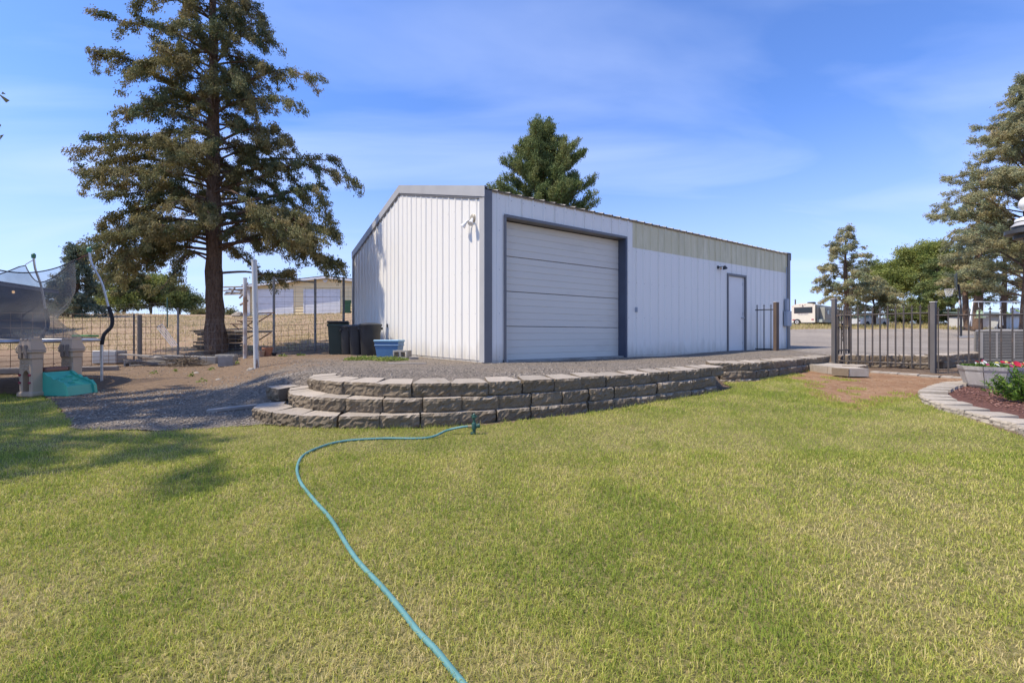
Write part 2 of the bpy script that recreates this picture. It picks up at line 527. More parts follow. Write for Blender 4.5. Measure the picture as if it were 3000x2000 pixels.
def gravel_mat(name, c1, c2, c3, dustc, dscale=.7, soilmix=None, sc=38.0):
    m, nt, b = _base(name)
    p = _pos(nt)
    v = nt.nodes.new('ShaderNodeTexVoronoi'); v.inputs['Scale'].default_value = sc
    nt.links.new(p, v.inputs['Vector'])
    hs = nt.nodes.new('ShaderNodeSeparateColor'); nt.links.new(v.outputs['Color'], hs.inputs[0])
    c = _mixrgb(nt, hs.outputs[0], c1, c2)
    gt = nt.nodes.new('ShaderNodeMapRange'); gt.inputs[1].default_value = .72; gt.inputs[2].default_value = .95
    nt.links.new(hs.outputs[1], gt.inputs[0])
    c = _mixrgb(nt, gt.outputs[0], c, c3)
    c = _mixrgb(nt, _noise(nt, p, dscale, 5, lo=.42, hi=.72), c, dustc)
    if soilmix:
        # bare tan soil on the bank left of the block wall
        sx = nt.nodes.new('ShaderNodeSeparateXYZ'); nt.links.new(p, sx.inputs[0])
        nn = _noise(nt, p, 1.3, 4, lo=.2, hi=.8)
        ad = nt.nodes.new('ShaderNodeMath'); ad.operation = 'MULTIPLY_ADD'; ad.inputs[1].default_value = 2.2
        nt.links.new(nn, ad.inputs[0]); nt.links.new(sx.outputs['X'], ad.inputs[2])
        f1 = nt.nodes.new('ShaderNodeMapRange'); f1.inputs[1].default_value = -2.3; f1.inputs[2].default_value = -3.6
        nt.links.new(ad.outputs[0], f1.inputs[0])
        f2 = nt.nodes.new('ShaderNodeMapRange'); f2.inputs[1].default_value = 4.0; f2.inputs[2].default_value = 7.2
        nt.links.new(sx.outputs['Y'], f2.inputs[0])
        mm = nt.nodes.new('ShaderNodeMath'); mm.operation = 'MULTIPLY'
        nt.links.new(f1.outputs[0], mm.inputs[0]); nt.links.new(f2.outputs[0], mm.inputs[1])
        m2 = nt.nodes.new('ShaderNodeMath'); m2.operation = 'MULTIPLY'; m2.inputs[1].default_value = .85
        nt.links.new(mm.outputs[0], m2.inputs[0])
        c = _mixrgb(nt, m2.outputs[0], c, _mixrgb(nt, _noise(nt, p, 14, 6, lo=.3, hi=.75), soilmix, (.18, .115, .07)))
    nt.links.new(c, b.inputs['Base Color']); b.inputs['Roughness'].default_value = .92
    b.inputs['Specular IOR Level'].default_value = .2
    bm_ = nt.nodes.new('ShaderNodeMath'); bm_.operation = 'MULTIPLY_ADD'; bm_.inputs[1].default_value = -1.0
    nt.links.new(v.outputs['Distance'], bm_.inputs[0]); nt.links.new(_noise(nt, p, 60, 3), bm_.inputs[2])
    _bump(nt, b, bm_.outputs[0], .9, .02)
    return m
def lawn_mat():
    m, nt, b = _base('lawn_thatch')
    p = _pos(nt)
    c = _mixrgb(nt, _noise(nt, p, 1.1, 5, lo=.35, hi=.7), (.12, .12, .034), (.22, .185, .075))
    c = _mixrgb(nt, _noise(nt, p, 40, 5, lo=.4, hi=.75), c, (.38, .31, .14))
    nt.links.new(c, b.inputs['Base Color']); b.inputs['Roughness'].default_value = .95
    b.inputs['Specular IOR Level'].default_value = .1
    _bump(nt, b, _noise(nt, p, 70, 6, lo=.2, hi=.8), .8, .02)
    return m
M_FIELD = ground_mat()
M_YARD = gravel_mat('grey_gravel', (.16, .135, .11), (.30, .255, .205), (.40, .335, .265), (.30, .24, .175), soilmix=(.36, .24, .14))
M_DRIVE = gravel_mat('driveway_gravel', (.23, .195, .16), (.38, .325, .265), (.46, .395, .325), (.42, .355, .285), dscale=.3, sc=24)
M_LAWN = lawn_mat()
M_EARTH = mat('bare_red_earth', (.30, .175, .095), .95, col2=(.22, .12, .065), scale=2.2, bump=.7, bscale=18, bdist=.03, pos=True, spec=.1,
              col3=(.36, .25, .15), scale3=9, lo3=.5, hi3=.75)
M_MULCH = mat('red_bark_mulch', (.20, .095, .07), .9, col2=(.115, .055, .042), scale=34, bump=.9, bscale=40, bdist=.03, pos=True, spec=.15)

# ---- the big ground sheet
def axis(lo, a, b, hi, fine, grow=1.16):
    mid = list(np.arange(a, b + 1e-6, fine))
    up = []; s = fine; v = b
    while v < hi:
        s *= grow; v += s; up.append(v)
    dn = []; s = fine; v = a
    while v > lo:
        s *= grow; v -= s; dn.append(v)
    return np.array(dn[::-1] + mid + up)
gxs = axis(-900, -13, 15, 900, .16)
gys = axis(-60, -1, 17, 1500, .14, 1.12)
GX, GY = np.meshgrid(gxs, gys)
GZ = T(GX, GY)
inside = np.zeros(GX.shape, bool)
for pl in (LAWN, EARTH, YARD, DRIVE, MULCH):
    inside |= shrunk(pl, GX, GY)
GZ = np.where(inside, GZ - .10, GZ)
ny, nx = GX.shape
idx = np.arange(ny * nx).reshape(ny, nx)
quads = np.stack([idx[:-1, :-1].ravel(), idx[:-1, 1:].ravel(), idx[1:, 1:].ravel(), idx[1:, :-1].ravel()], 1)
o = mesh_np('ground', np.column_stack([GX.ravel(), GY.ravel(), GZ.ravel()]), quads, M_FIELD, smooth=True)
tag(o, 'dry tan field and bare soil rising beyond the yard', kind='structure')

patch('gravel_yard', YARD, M_YARD, .014, .17, label='grey gravel yard around the white metal shed', seed=2, jit=.04, bstep=.12)
patch('driveway', DRIVE, M_DRIVE, .018, .6, label='pale gravel driveway beyond the iron fence', seed=3, jit=.06, bstep=.3)
patch('bare_earth', EARTH, M_EARTH, .010, .15, label='reddish bare earth patch beside the stone step', seed=4, jit=.05, bstep=.1)
patch('mulch_bed', MULCH, M_MULCH, .05, .12, label='red bark mulch bed under the flower planter', seed=5, jit=.01)
patch('lawn', LAWN, M_LAWN, .014, .16, label='mown green and straw coloured lawn', seed=6, jit=.035, bstep=.09)

# ------------------------------------------------------------------ grass blades
def blades(x, y, z, h, w, lean, tint, tris):
    n = len(x)
    az = rng.uniform(0, 2*np.pi, n); fa = rng.uniform(0, 2*np.pi, n)
    dx, dy = np.cos(az), np.sin(az); sx_, sy_ = np.cos(fa) * w * .5, np.sin(fa) * w * .5
    top = np.column_stack([x + dx*h*np.sin(lean), y + dy*h*np.sin(lean), z + h*np.cos(lean)])
    b0 = np.column_stack([x - sx_, y - sy_, z - .004]); b1 = np.column_stack([x + sx_, y + sy_, z - .004])
    if tris == 1:
        v = np.stack([b0, b1, top], 1).reshape(-1, 3)
        k = np.arange(n)[:, None] * 3
        return v, [np.hstack([k, k+1, k+2])], np.repeat(tint, 3)
    ml = lean * .45
    mid = np.column_stack([x + dx*h*.55*np.sin(ml), y + dy*h*.55*np.sin(ml), z + h*.55*np.cos(ml)])
    off = np.column_stack([sx_, sy_, np.zeros(n)]) * .8
    v = np.stack([b0, b1, mid - off, mid + off, top], 1).reshape(-1, 3)
    k = np.arange(n)[:, None] * 5
    return v, [np.hstack([k, k+1, k+3, k+2]), np.hstack([k+2, k+3, k+4])], np.repeat(tint, 5)

def lawn_tint(x, y):
    t = .36 + .45*(fbm(x, y, .75, 11, 3) - .5) + .75*(fbm(x, y, 3.1, 23, 2) - .5) + .45*(fbm(x, y, 17, 29, 2) - .5)
    for (bx_, by_, r_, s_) in ((-.85, 1.55, .30, .30), (-1.9, 1.65, .30, .22), (-.5, 1.75, .35, .15), (.0, 1.6, .3, .22), (1.75, 2.0, .4, .25), (2.3, 2.5, .5, .22),
                               (-1.0, 1.9, .6, .08), (-.35, 2.4, .35, .18), (1.0, 4.9, .35, .3), (1.55, 4.7, .25, .2), (-3.2, 1.9, .7, .12), (.4, 1.45, .35, .15),
                               (1.9, 6.0, .25, .2), (-1.6, 4.45, .5, .1), (.45, 2.0, .35, -.14), (.9, 2.6, .4, -.10), (-1.3, 2.9, .6, -.07), (3.4, 5.4, 1.0, -.10)):
        t = t + s_ * np.exp(-((x-bx_)**2 + (y-by_)**2) / (r_*r_))
    return t
def scatter(n, x0, x1, y0, y1, poly):
    x = rng.uniform(x0, x1, n); y = rng.uniform(y0, y1, n)
    k = in_poly(poly, x, y)
    return x[k], y[k]
GR = leaf_mat('grass_blade', (.235, .315, .040), (.52, .52, .10), (.76, .615, .29), trans=.4, rough=.6)
LAWN_D = densify(LAWN, .09, .03, 6)
gv, gf4, gf3, gt_, base = [], [], [], [], 0
for (y0, y1, dens, h0, h1, w0, tr) in ((.75, 1.7, 19000, .014, .038, .0024, 3), (1.7, 2.6, 13000, .014, .039, .0028, 3), (2.6, 3.8, 8800, .015, .040, .0034, 3),
                                       (3.8, 5.4, 8000, .016, .041, .0047, 1), (5.4, 9.3, 5200, .017, .042, .0066, 1), (-1.2, .75, 1500, .03, .055, .006, 1)):
    xm = 1.16 * y1 + .35 if y1 > 1 else 2.2
    n = int(2*xm*(y1 - y0)*dens)
    x, y = scatter(n, -xm, xm, y0, y1, LAWN_D)
    x += 0
    bare = lawn_tint(x, y)
    keep = rng.uniform(0, 1, len(x)) < np.clip(1.35 - bare*.75, .3, 1)
    x, y, bare = x[keep], y[keep], bare[keep]
    z = T(x, y) + .014
    n = len(x)
    hh = rng.uniform(h0, h1, n) * (1 + .7*(rng.uniform(0, 1, n) > .96)) * (1.25 - .45*np.clip(bare, 0, 1)) * (.75 + .5*fbm(x, y, 1.7, 31, 2))
    lean = np.clip(np.abs(rng.normal(1.0, .38, n)), 0, 1.52)
    tint = np.clip(bare + rng.normal(0, .27, n), 0, 1)
    v, fs, tt = blades(x, y, z, hh, w0*rng.uniform(.7, 1.3, n), lean, tint, tr)
    gv.append(v); gt_.append(tt)
    for f in fs:
        (gf4 if f.shape[1] == 4 else gf3).append(f + base)
    base += len(v)
# thin grass creeping over the bare earth, at the wall foot and on the dirt
def tufts(cx, cy, r_, n, hmin, hmax, w0, tintm, poly=None):
    global base
    a = rng.uniform(0, 2*np.pi, n); q = r_*np.sqrt(rng.uniform(0, 1, n))
    x = cx + q*np.cos(a); y = cy + q*np.sin(a)
    z = T(x, y) + .015
    v, fs, tt = blades(x, y, z, rng.uniform(hmin, hmax, n), w0*rng.uniform(.7, 1.3, n), np.clip(np.abs(rng.normal(.6, .4, n)), 0, 1.4),
                       np.clip(rng.normal(tintm, .2, n), 0, 1), 1)
    gv.append(v); gt_.append(tt)
    for f in fs: gf3.append(f + base)
    base += len(v)
for (px, py, r_, n) in ((2455, 1113, .2, 260), (2490, 1116, .15, 170), (2430, 1108, .15, 150), (2470, 1150, .08, 90), (2510, 1143, .14, 180), (2500, 1158, .1, 100),
                        (2520, 1173, .10, 100), (2420, 1122, .08, 60), (2560, 1184, .2, 400), (2600, 1170, .2, 400), (2380, 1086, .2, 250), (2300, 1100, .35, 900),
                        (2250, 1108, .4, 1500), (2350, 1120, .3, 500), (2365, 1150, .25, 500), (2400, 1168, .25, 500), (2440, 1188, .25, 500), (2500, 1200, .25, 500), (2545, 1192, .2, 350), (2380, 1135, .2, 200), (2480, 1186, .12, 120), (2590, 1180, .2, 300), (2420, 1160, .15, 120), (2630, 1170, .2, 260), (2330, 1088, .25, 300), (2650, 1158, .2, 250), (2330, 1120, .2, 300), (2360, 1145, .2, 350), (2430, 1184, .2, 400)):
    tufts(*gp(px, py), r_, n, .02, .05, .006, .3)
for k in range(150):
    d_ = 1.2 + 6.0*random.random()**1.3; x_ = random.uniform(-1.1, 1.1)*d_
    if in_poly(LAWN, np.array([x_]), np.array([d_]))[0]:
        tufts(x_, d_, random.uniform(.02, .07), random.randrange(10, 34), .02, .05, .0030 + .0006*d_, random.choice([.05, .1, .2, .75]))
for k in range(60):
    t = random.random(); i = random.randrange(len(WALL_MAIN) - 1)
    a, b = Vector(WALL_MAIN[i]), Vector(WALL_MAIN[i+1]); q = a.lerp(b, t)
    tufts(q.x - .0, q.y - .22, .07, 14, .03, .08, .004, .3)
o = mesh_np('grass', np.concatenate(gv), [np.concatenate(gf4), np.concatenate(gf3)], GR, attrs={'tint': np.concatenate(gt_)})
tag(o, 'short mown grass blades over the whole lawn', kind='stuff')

# ------------------------------------------------------------------ loose gravel and mulch chips
OCT = np.array([(1,0,0),(-1,0,0),(0,1,0),(0,-1,0),(0,0,1),(0,0,-1)], float)
OCF = np.array([(0,2,4),(2,1,4),(1,3,4),(3,0,4),(2,0,5),(1,2,5),(3,1,5),(0,3,5)])
def stones(x, y, z, s, flat=.6):
    n = len(x)
    v = OCT[None] * rng.uniform(.55, 1.25, (n, 6, 1)) + rng.normal(0, .16, (n, 6, 3))
    a = rng.uniform(0, 2*np.pi, n); ca, sa = np.cos(a), np.sin(a)
    vx = v[:, :, 0]*ca[:, None] - v[:, :, 1]*sa[:, None]; vy = v[:, :, 0]*sa[:, None] + v[:, :, 1]*ca[:, None]
    v = np.stack([vx, vy*rng.uniform(.6, 1, (n, 1)), v[:, :, 2]*flat], 2) * s[:, None, None]
    v += np.stack([x, y, z], 1)[:, None, :]
    f = (OCF[None] + (np.arange(n)*6)[:, None, None]).reshape(-1, 3)
    return v.reshape(-1, 3), f, np.repeat(rng.uniform(0, 1, n), 6)
M_STONE = leaf_mat('gravel_stone', (.15, .125, .10), (.29, .245, .195), (.45, .375, .295), trans=0.0, rough=.9)
xs_, ys_ = [], []
for (n, x0, x1, y0, y1) in ((7500, -5.5, 3.8, 4.8, 7.5), (6000, -5.5, 6.5, 6.5, 11), (2500, -8, 8.5, 8.5, 14.5), (6000, -7, -2.2, 4.4, 7.2), (1500, 3.4, 8, 8, 12)):
    x, y = scatter(n, x0, x1, y0, y1, YARD); xs_.append(x); ys_.append(y)
x = np.concatenate(xs_); y = np.concatenate(ys_)
v, f, tt = stones(x, y, T(x, y) + .018, rng.uniform(.006, .017, len(x)) * (1 + .5*(rng.uniform(0, 1, len(x)) > .93)))
o = mesh_np('loose_gravel', v, f, M_STONE, attrs={'tint': tt})
tag(o, 'loose grey gravel stones on the yard', kind='stuff')
x, y = scatter(5200, 5.5, 9.5, 4.2, 8, MULCH_IN)
v, f, tt = stones(x, y, T(x, y) + .056, rng.uniform(.012, .03, len(x)), .3)
o = mesh_np('mulch_chips', v, f, leaf_mat('mulch_chip', (.10, .05, .04), (.21, .10, .075), (.36, .20, .155), trans=0, rough=.9), attrs={'tint': tt})
tag(o, 'red bark chips in the planting bed', kind='stuff')
# sparse clods and pebbles on the bare earth
x, y = scatter(2600, 3.5, 9, 6.2, 10.4, EARTH)
v, f, tt = stones(x, y, T(x, y) + .012, rng.uniform(.004, .013, len(x)))
o = mesh_np('earth_clods', v, f, leaf_mat('clod', (.20, .11, .06), (.30, .18, .1), (.42, .31, .21), trans=0, rough=.95), attrs={'tint': tt})
tag(o, 'small clods and pebbles on the bare red earth', kind='stuff')
# ------------------------------------------------------------------ white metal shed
def siding_mat():
    m, nt, b = _base('white_metal_siding')
    p = _obj(nt)
    c = _mixrgb(nt, _noise(nt, _scale(nt, p, (1, 1, .15)), .7, 4), (.80, .765, .69), (.775, .74, .67))
    c = _mixrgb(nt, _noise(nt, _scale(nt, p, (1, 1, .12)), 2.6, 5, lo=.62, hi=.95), c, (.68, .645, .58))
    sx = nt.nodes.new('ShaderNodeSeparateXYZ'); nt.links.new(p, sx.inputs[0])
    n = _noise(nt, _scale(nt, p, (2, 2, .6)), 3.0, 5, lo=.25, hi=.8)
    ad = nt.nodes.new('ShaderNodeMath'); ad.operation = 'MULTIPLY_ADD'; ad.inputs[1].default_value = -.42
    nt.links.new(n, ad.inputs[0]); nt.links.new(sx.outputs['Z'], ad.inputs[2])
    mr = nt.nodes.new('ShaderNodeMapRange'); mr.inputs[1].default_value = .26; mr.inputs[2].default_value = -.16; mr.inputs[4].default_value = .55
    nt.links.new(ad.outputs[0], mr.inputs[0])
    c = _mixrgb(nt, mr.outputs[0], c, (.46, .40, .31))      # splashed dust along the foot of the sheets
    nt.links.new(c, b.inputs['Base Color']); b.inputs['Roughness'].default_value = .40
    b.inputs['Specular IOR Level'].default_value = .45
    _bump(nt, b, _noise(nt, _scale(nt, p, (1, 1, .25)), 2.2, 3, lo=.2, hi=.8), .25, .012)
    return m
M_WHITE = siding_mat()
M_FIBER = mat('yellowed_fibreglass', (.63, .56, .35), .5, col2=(.57, .51, .32), scale=2.2, stretch=(1, 1, .3), col3=(.69, .62, .42), scale3=5)
M_ASH = mat('ash_grey_trim', (.42, .41, .395), .45, col2=(.38, .37, .36), scale=2.0)
M_SLATE = mat('slate_trim', (.155, .15, .15), .45, col2=(.135, .13, .135), scale=2.5)
M_NAVY = mat('navy_slate_jamb', (.07, .085, .125), .5, col2=(.06, .07, .105), scale=2)
M_DOOR = mat('beige_door_paint', (.66, .615, .53), .5, col2=(.62, .58, .505), scale=1.1, stretch=(.3, 1, 1), col3=(.55, .52, .455), scale3=3.2, lo3=.6, hi3=.85)
M_MAN = mat('grey_white_door', (.74, .72, .68), .5, col2=(.70, .68, .645), scale=1.5)
M_CONC = mat('concrete', (.36, .34, .30), .9, col2=(.25, .235, .205), scale=3.5, bump=.4, bscale=30, spec=.2, col3=(.17, .155, .13), scale3=1.6, lo3=.55, hi3=.8)
M_ROOF = mat('galvanised_roof', (.30, .275, .24), .5, col2=(.22, .19, .155), scale=2.0, metal=.1)
M_DARK = mat('dark_gap', (.03, .03, .032), .9)
M_SCREW = mat('zinc_screw', (.42, .42, .43), .5, metal=.3)
M_STEEL = mat('galvanised_steel', (.52, .53, .55), .38, metal=.8, col2=(.42, .42, .43), scale=8)
M_EBOX = mat('grey_electric_box', (.33, .36, .40), .5, col2=(.29, .32, .36), scale=4)

SO = Vector((-.547, 9.2, .49)); SANG = math.atan2(.5779, .8161)
SL, SW = 13.04, 8.9
EAVE, RIDGE, PB = 3.55, 4.74, .09
def shed_x(px):
    a = (px - CX) / FPX
    return (a * SO.y - SO.x) / (.8161 - .5779 * a)
def shed_y(px):
    a = (px - CX) / FPX
    return (a * SO.y - SO.x) / (-.5779 - .8161 * a)
def rake(y):
    return EAVE + (RIDGE - EAVE) * (1 - abs(y - SW/2) / (SW/2))
shed = thing('metal_shed', SO, 'large white ribbed metal shed with a wide roller door', 'shed', SANG)

PITCH = .3048
def rib_profile(s0, s1, h=.022):
    """(s, height) pairs with trapezoid ribs every PITCH and two faint stiffeners between"""
    pts = [(s0, 0.0)]
    k0 = int(math.floor(s0 / PITCH)) - 1; k1 = int(math.ceil(s1 / PITCH)) + 1
    for k in range(k0, k1):
        c = k * PITCH
        for ds, hh in ((-.028, 0), (-.012, h), (.012, h), (.028, 0), (.09, 0), (.098, .0035), (.106, 0), (.198, 0), (.206, .0035), (.214, 0)):
            s = c + ds
            if s0 + 1e-4 < s < s1 - 1e-4: pts.append((s, hh))
    pts.append((s1, 0.0))
    return pts
def sheet(name, m, wall, s0, s1, z0, ztop, parent=shed):
    """vertical ribbed sheet. wall 'long': along X at Y=0 facing -Y. wall 'gable': along Y at X=0 facing -X"""
    pr = rib_profile(s0, s1)
    mb = MB(); vs_ = []
    for s, h in pr:
        zt = ztop(s) if callable(ztop) else ztop
        for z in (z0, zt):
            vs_.append((s, -h, z) if wall == 'long' else (-h, s, z))
    fs = []
    for i in range(len(pr) - 1):
        q = (2*i, 2*i+2, 2*i+3, 2*i+1)
        fs.append(q if wall == 'long' else q[::-1])
    mb.add(vs_, fs)
    return mb.build(name, m, parent)
def panels(name, m, wall, s0, s1, z0, ztop):
    w = .9144; k = math.floor(s0 / w + 1e-6)
    s = s0
    while s < s1 - 1e-3:
        e = min((k + 1) * w, s1)
        if e - s > .02: sheet(name, m, wall, s + .0015, e - .0015, z0, ztop)
        s = e; k += 1

GX0, GX1, GZT = shed_x(1480), shed_x(1831), 3.05
DX0, DX1, DZT = shed_x(2130), shed_x(2182), 2.50
BX0 = shed_x(1853); BZ = 2.85
panels('wall_panel', M_WHITE, 'gable', 0.0, SW, PB, lambda y: rake(y) - .03)
panels('wall_panel', M_WHITE, 'long', 0.0, GX0, PB, EAVE - .02)
panels('wall_panel', M_WHITE, 'long', GX0, GX1, GZT, EAVE - .02)
panels('wall_panel', M_WHITE, 'long', GX1, BX0, PB, EAVE - .02)
panels('wall_panel', M_WHITE, 'long', BX0, DX0, PB, BZ)
panels('wall_panel', M_WHITE, 'long', DX0, DX1, DZT, BZ)
panels('wall_panel', M_WHITE, 'long', DX1, SL, PB, BZ)
panels('light_panel', M_FIBER, 'long', BX0, SL, BZ + .002, EAVE - .02)
# wall core (keeps the inside dark) and the two hidden walls
mb = MB()
mb.box(.012, SL, SW - .1, SW, 0, EAVE - .05); mb.box(SL - .1, SL - .012, .012, SW - .1, 0, EAVE - .05)
mb.box(.012, GX0 - .05, .012, .06, 0, EAVE - .05); mb.box(GX0 - .05, GX1 + .05, .012, .06, GZT + .05, EAVE - .05)
mb.box(GX1 + .05, DX0 - .02, .012, .06, 0, EAVE - .05); mb.box(DX0 - .02, DX1 + .02, .012, .06, DZT + .02, EAVE - .05)
mb.box(DX1 + .02, SL - .1, .012, .06, 0, EAVE - .05)
mb.add([(.014, .06, 0), (.014, SW - .1, 0), (.014, SW - .1, rake(SW-.1) - .06), (.014, SW/2, RIDGE - .06), (.014, .06, rake(.06) - .06)], [(4, 3, 2, 1, 0)])
mb.add([(SL - .014, .06, 0), (SL - .014, SW - .1, 0), (SL - .014, SW - .1, rake(SW-.1) - .06), (SL - .014, SW/2, RIDGE - .06), (SL - .014, .06, rake(.06) - .06)], [(0, 1, 2, 3, 4)])
mb.build('wall_core', M_WHITE, shed)
mb = MB()
mb.box(.03, SL - .03, .03, SW - .03, -.35, PB - .012)
mb.build('foundation', M_CONC, shed)
mb = MB(); mb.box(GX0 + .02, GX1 - .02, -.12, .028, -.3, .045); mb.build('door_sill', M_CONC, shed)

# roof sheets: ribs run up the slope
def roof_sheet(x0, x1, side):
    pr = rib_profile(x0, x1, .024)
    y0, y1 = (-.05, SW/2) if side == 0 else (SW + .05, SW/2)
    sl = (RIDGE - EAVE) / (SW/2)
    vs_ = []
    for s, h in pr:
        vs_.append((s, y0, EAVE - .05*sl + h)); vs_.append((s, y1, RIDGE + h))
    fs = [((2*i, 2*i+2, 2*i+3, 2*i+1) if side == 0 else (2*i, 2*i+1, 2*i+3, 2*i+2)) for i in range(len(pr)-1)]
    n = len(vs_)
    vs2 = [(a, b, c - .004) for a, b, c in vs_]
    mb = MB(); mb.add(vs_, fs); mb.add(vs2, [f[::-1] for f in fs])
    for i in range(len(pr)-1): mb.f.append((2*i, n + 2*i, n + 2*i+2, 2*i+2))
    mb.build('roof_panel', M_ROOF, shed)
s = -.02
while s < SL + .02 - 1e-3:
    e = min(s + .9144, SL + .02)
    for sd in (0, 1): roof_sheet(s + .001, e - .001, sd)
    s = e
mb = MB(); mb.add([(-.02, SW/2-.2, RIDGE-.02), (SL+.02, SW/2-.2, RIDGE-.02), (SL+.02, SW/2, RIDGE+.04), (-.02, SW/2, RIDGE+.04), (-.02, SW/2+.2, RIDGE-.02), (SL+.02, SW/2+.2, RIDGE-.02)],
                  [(0, 1, 2, 3), (3, 2, 5, 4)]); mb.build('ridge_cap', M_ROOF, shed)
# rake trim on both gables: face strip + top fold
for xx, sg in ((0.0, -1), (SL, 1)):
    for ya, yb in ((-.06, SW/2), (SW + .06, SW/2)):
        sl = (RIDGE - EAVE) / (SW/2)
        za = EAVE - .06*sl + .045; zb = RIDGE + .045
        f0, f1 = xx + sg*.045, xx + sg*.03
        mb = MB()
        vs_ = [(f0, ya, za-.22), (f0, yb, zb-.22), (f0, yb, zb), (f0, ya, za), (xx - sg*.12, ya, za), (xx - sg*.12, yb, zb), (f1, ya, za-.22), (f1, yb, zb-.22), (f1, ya, za - .01), (f1, yb, zb - .01)]
        fs = [(0, 1, 2, 3), (3, 2, 5, 4), (6, 7, 1, 0), (6, 8, 9, 7), (0, 3, 8, 6)]
        mb.add(vs_, fs)
        mb.build('rake_trim', M_ASH, shed)
        mb = MB()
        vs_ = [(xx + sg*.034, ya, za-.262), (xx + sg*.034, yb, zb-.262), (xx + sg*.034, yb, zb-.221), (xx + sg*.034, ya, za-.221), (xx+sg*.024, ya, za-.262), (xx+sg*.024, yb, zb-.262)]
        mb.add(vs_, [(0, 1, 2, 3), (4, 5, 1, 0)])
        mb.build('rake_lip', M_SLATE, shed)
# corner trims
mb = MB(); mb.box(-.034, -.026, -.034, .15, PB - .03, EAVE + .02); mb.build('corner_trim', M_ASH, shed, label='pale grey flange of the near corner trim')
mb = MB(); mb.box(-.026, .155, -.034, -.026, PB - .03, EAVE - .03); mb.box(-.026, .155, -.0255, -.02, PB-.03, EAVE - .03); mb.build('corner_trim', M_SLATE, shed, label='dark slate flange of the near corner trim')
mb = MB(); mb.box(SL - .16, SL + .034, -.036, -.024, PB - .02, EAVE); mb.box(SL + .024, SL + .036, -.024, .15, PB - .02, EAVE - .01); mb.build('corner_trim', M_SLATE, shed)
mb = MB(); mb.box(-.036, -.024, SW - .12, SW + .036, PB - .02, EAVE - .02); mb.box(-.024, .1, SW + .024, SW + .036, PB - .02, EAVE - .02); mb.build('corner_trim', M_SLATE, shed)
# sub-eave lip, thin rusty line under the roof edge
mb = MB(); mb.box(.16, SL - .17, -.03, -.024, EAVE - .045, EAVE - .019); mb.build('eave_trim', mat('brown_eave_edge', (.20, .15, .10), .6, col2=(.30, .24, .17), scale=3), shed)
# garage door opening trim
REC = .21
mb = MB()
mb.box(GX0 - .045, GX0 + .01, -.036, -.024, .03, GZT + .02); mb.box(GX0, GX0 + .01, -.024, REC, .03, GZT)
mb.build('door_jamb', M_SLATE, shed)
mb = MB()
mb.box(GX1 - .012, GX1 + .045, -.036, -.024, .03, GZT + .02); mb.box(GX1 - .012, GX1, -.024, REC, .03, GZT)
mb.build('door_jamb', M_NAVY, shed)
mb = MB(); mb.box(GX0 - .045, GX1 + .045, -.040, -.026, GZT - .012, GZT + .045); mb.box(GX0 + .011, GX1 - .013, -.025, REC, GZT - .012, GZT); mb.build('door_header', M_SLATE, shed)
mb = MB(); mb.box(GX0 + .005, GX0 + .045, -.05, -.0, -.02, .10); mb.build('jamb_foot', M_ASH, shed)
# sectional door: four sections, grooves pressed across each
gd = MB(); gd.box(GX0, GX1, REC + .06, REC + .075, .03, GZT)
gdo = gd.build('garage_door', M_DARK, shed)
zb_, nsec = .05, 4
sh = (GZT - .02 - zb_) / nsec
for k in range(nsec):
    z0, z1 = zb_ + k*sh + .004, zb_ + (k+1)*sh - .004
    pr = [(z0, REC + .02), (z0 + .006, REC)]
    for g in range(1, 5):
        c = z0 + (z1 - z0) * g / 5
        pr += [(c - .010, REC), (c - .004, REC + .008), (c + .004, REC + .008), (c + .010, REC)]
    pr += [(z1 - .006, REC), (z1, REC + .02)]
    mb = MB(); vs_ = []
    for z, y in pr: vs_ += [(GX0 + .012, y, z), (GX1 - .014, y, z)]
    mb.add(vs_, [(2*i, 2*i+1, 2*i+3, 2*i+2) for i in range(len(pr) - 1)])
    n = len(pr); mb.add([(GX0+.012, REC + .05, z0), (GX1-.014, REC+.05, z0), (GX1-.014, REC+.05, z1), (GX0+.012, REC+.05, z1)], [(0, 3, 2, 1)])
    mb.build('door_section', M_DOOR, gdo)
mb = MB(); mb.box(GX0 + .02, GX1 - .02, REC - .008, REC + .03, .02, .052); mb.build('bottom_seal', M_DARK, gdo)
# walk-in door
fr = MB()
fr.box(DX0 - .035, DX0 + .03, -.045, .06, .02, DZT + .04); fr.box(DX1 - .03, DX1 + .035, -.045, .06, .02, DZT + .04); fr.box(DX0 + .03, DX1 - .03, -.045, .06, DZT - .03, DZT + .04)
md = fr.build('door_frame', M_SLATE, shed)
mb = MB(); mb.box(DX0 + .032, DX1 - .16, .0, .045, .07, DZT - .05); mb.build('door', M_MAN, shed)
mb = MB(); mb.box(DX1 - .156, DX1 - .032, .004, .04, .05, DZT - .035); mb.box(DX0 + .034, DX1 - .158, .002, .043, DZT - .048, DZT - .032); mb.build('door_stile', mat('door_stile_paint', (.55, .55, .53), .5), shed)
mb = MB(); mb.box(DX0 + .03, DX1 - .03, -.06, .05, .0, .05); mb.build('threshold', mat('worn_aluminium', (.50, .47, .42), .5, metal=.4, col2=(.36, .33, .29), scale=9), shed)
mb = MB(); mb.lathe([(.032, 0), (.032, .012), (.012, .016), (.012, .05), (.028, .055), (.03, .08), (.018, .095), (0, .096)], 10, (DX1 - .19, .0, 1.16), Matrix.Rotation(R(90), 4, 'X')); mb.box(DX1 - .25, DX1 - .16, -.075, -.055, 1.15, 1.175); mb.build('handle', M_STEEL, shed, smooth='auto')
for z in (.3, 1.25, 2.2):
    mb = MB(); mb.box(DX1 - .165, DX1 - .15, -.012, .0, z, z + .1); mb.build('hinge', M_STEEL, shed)
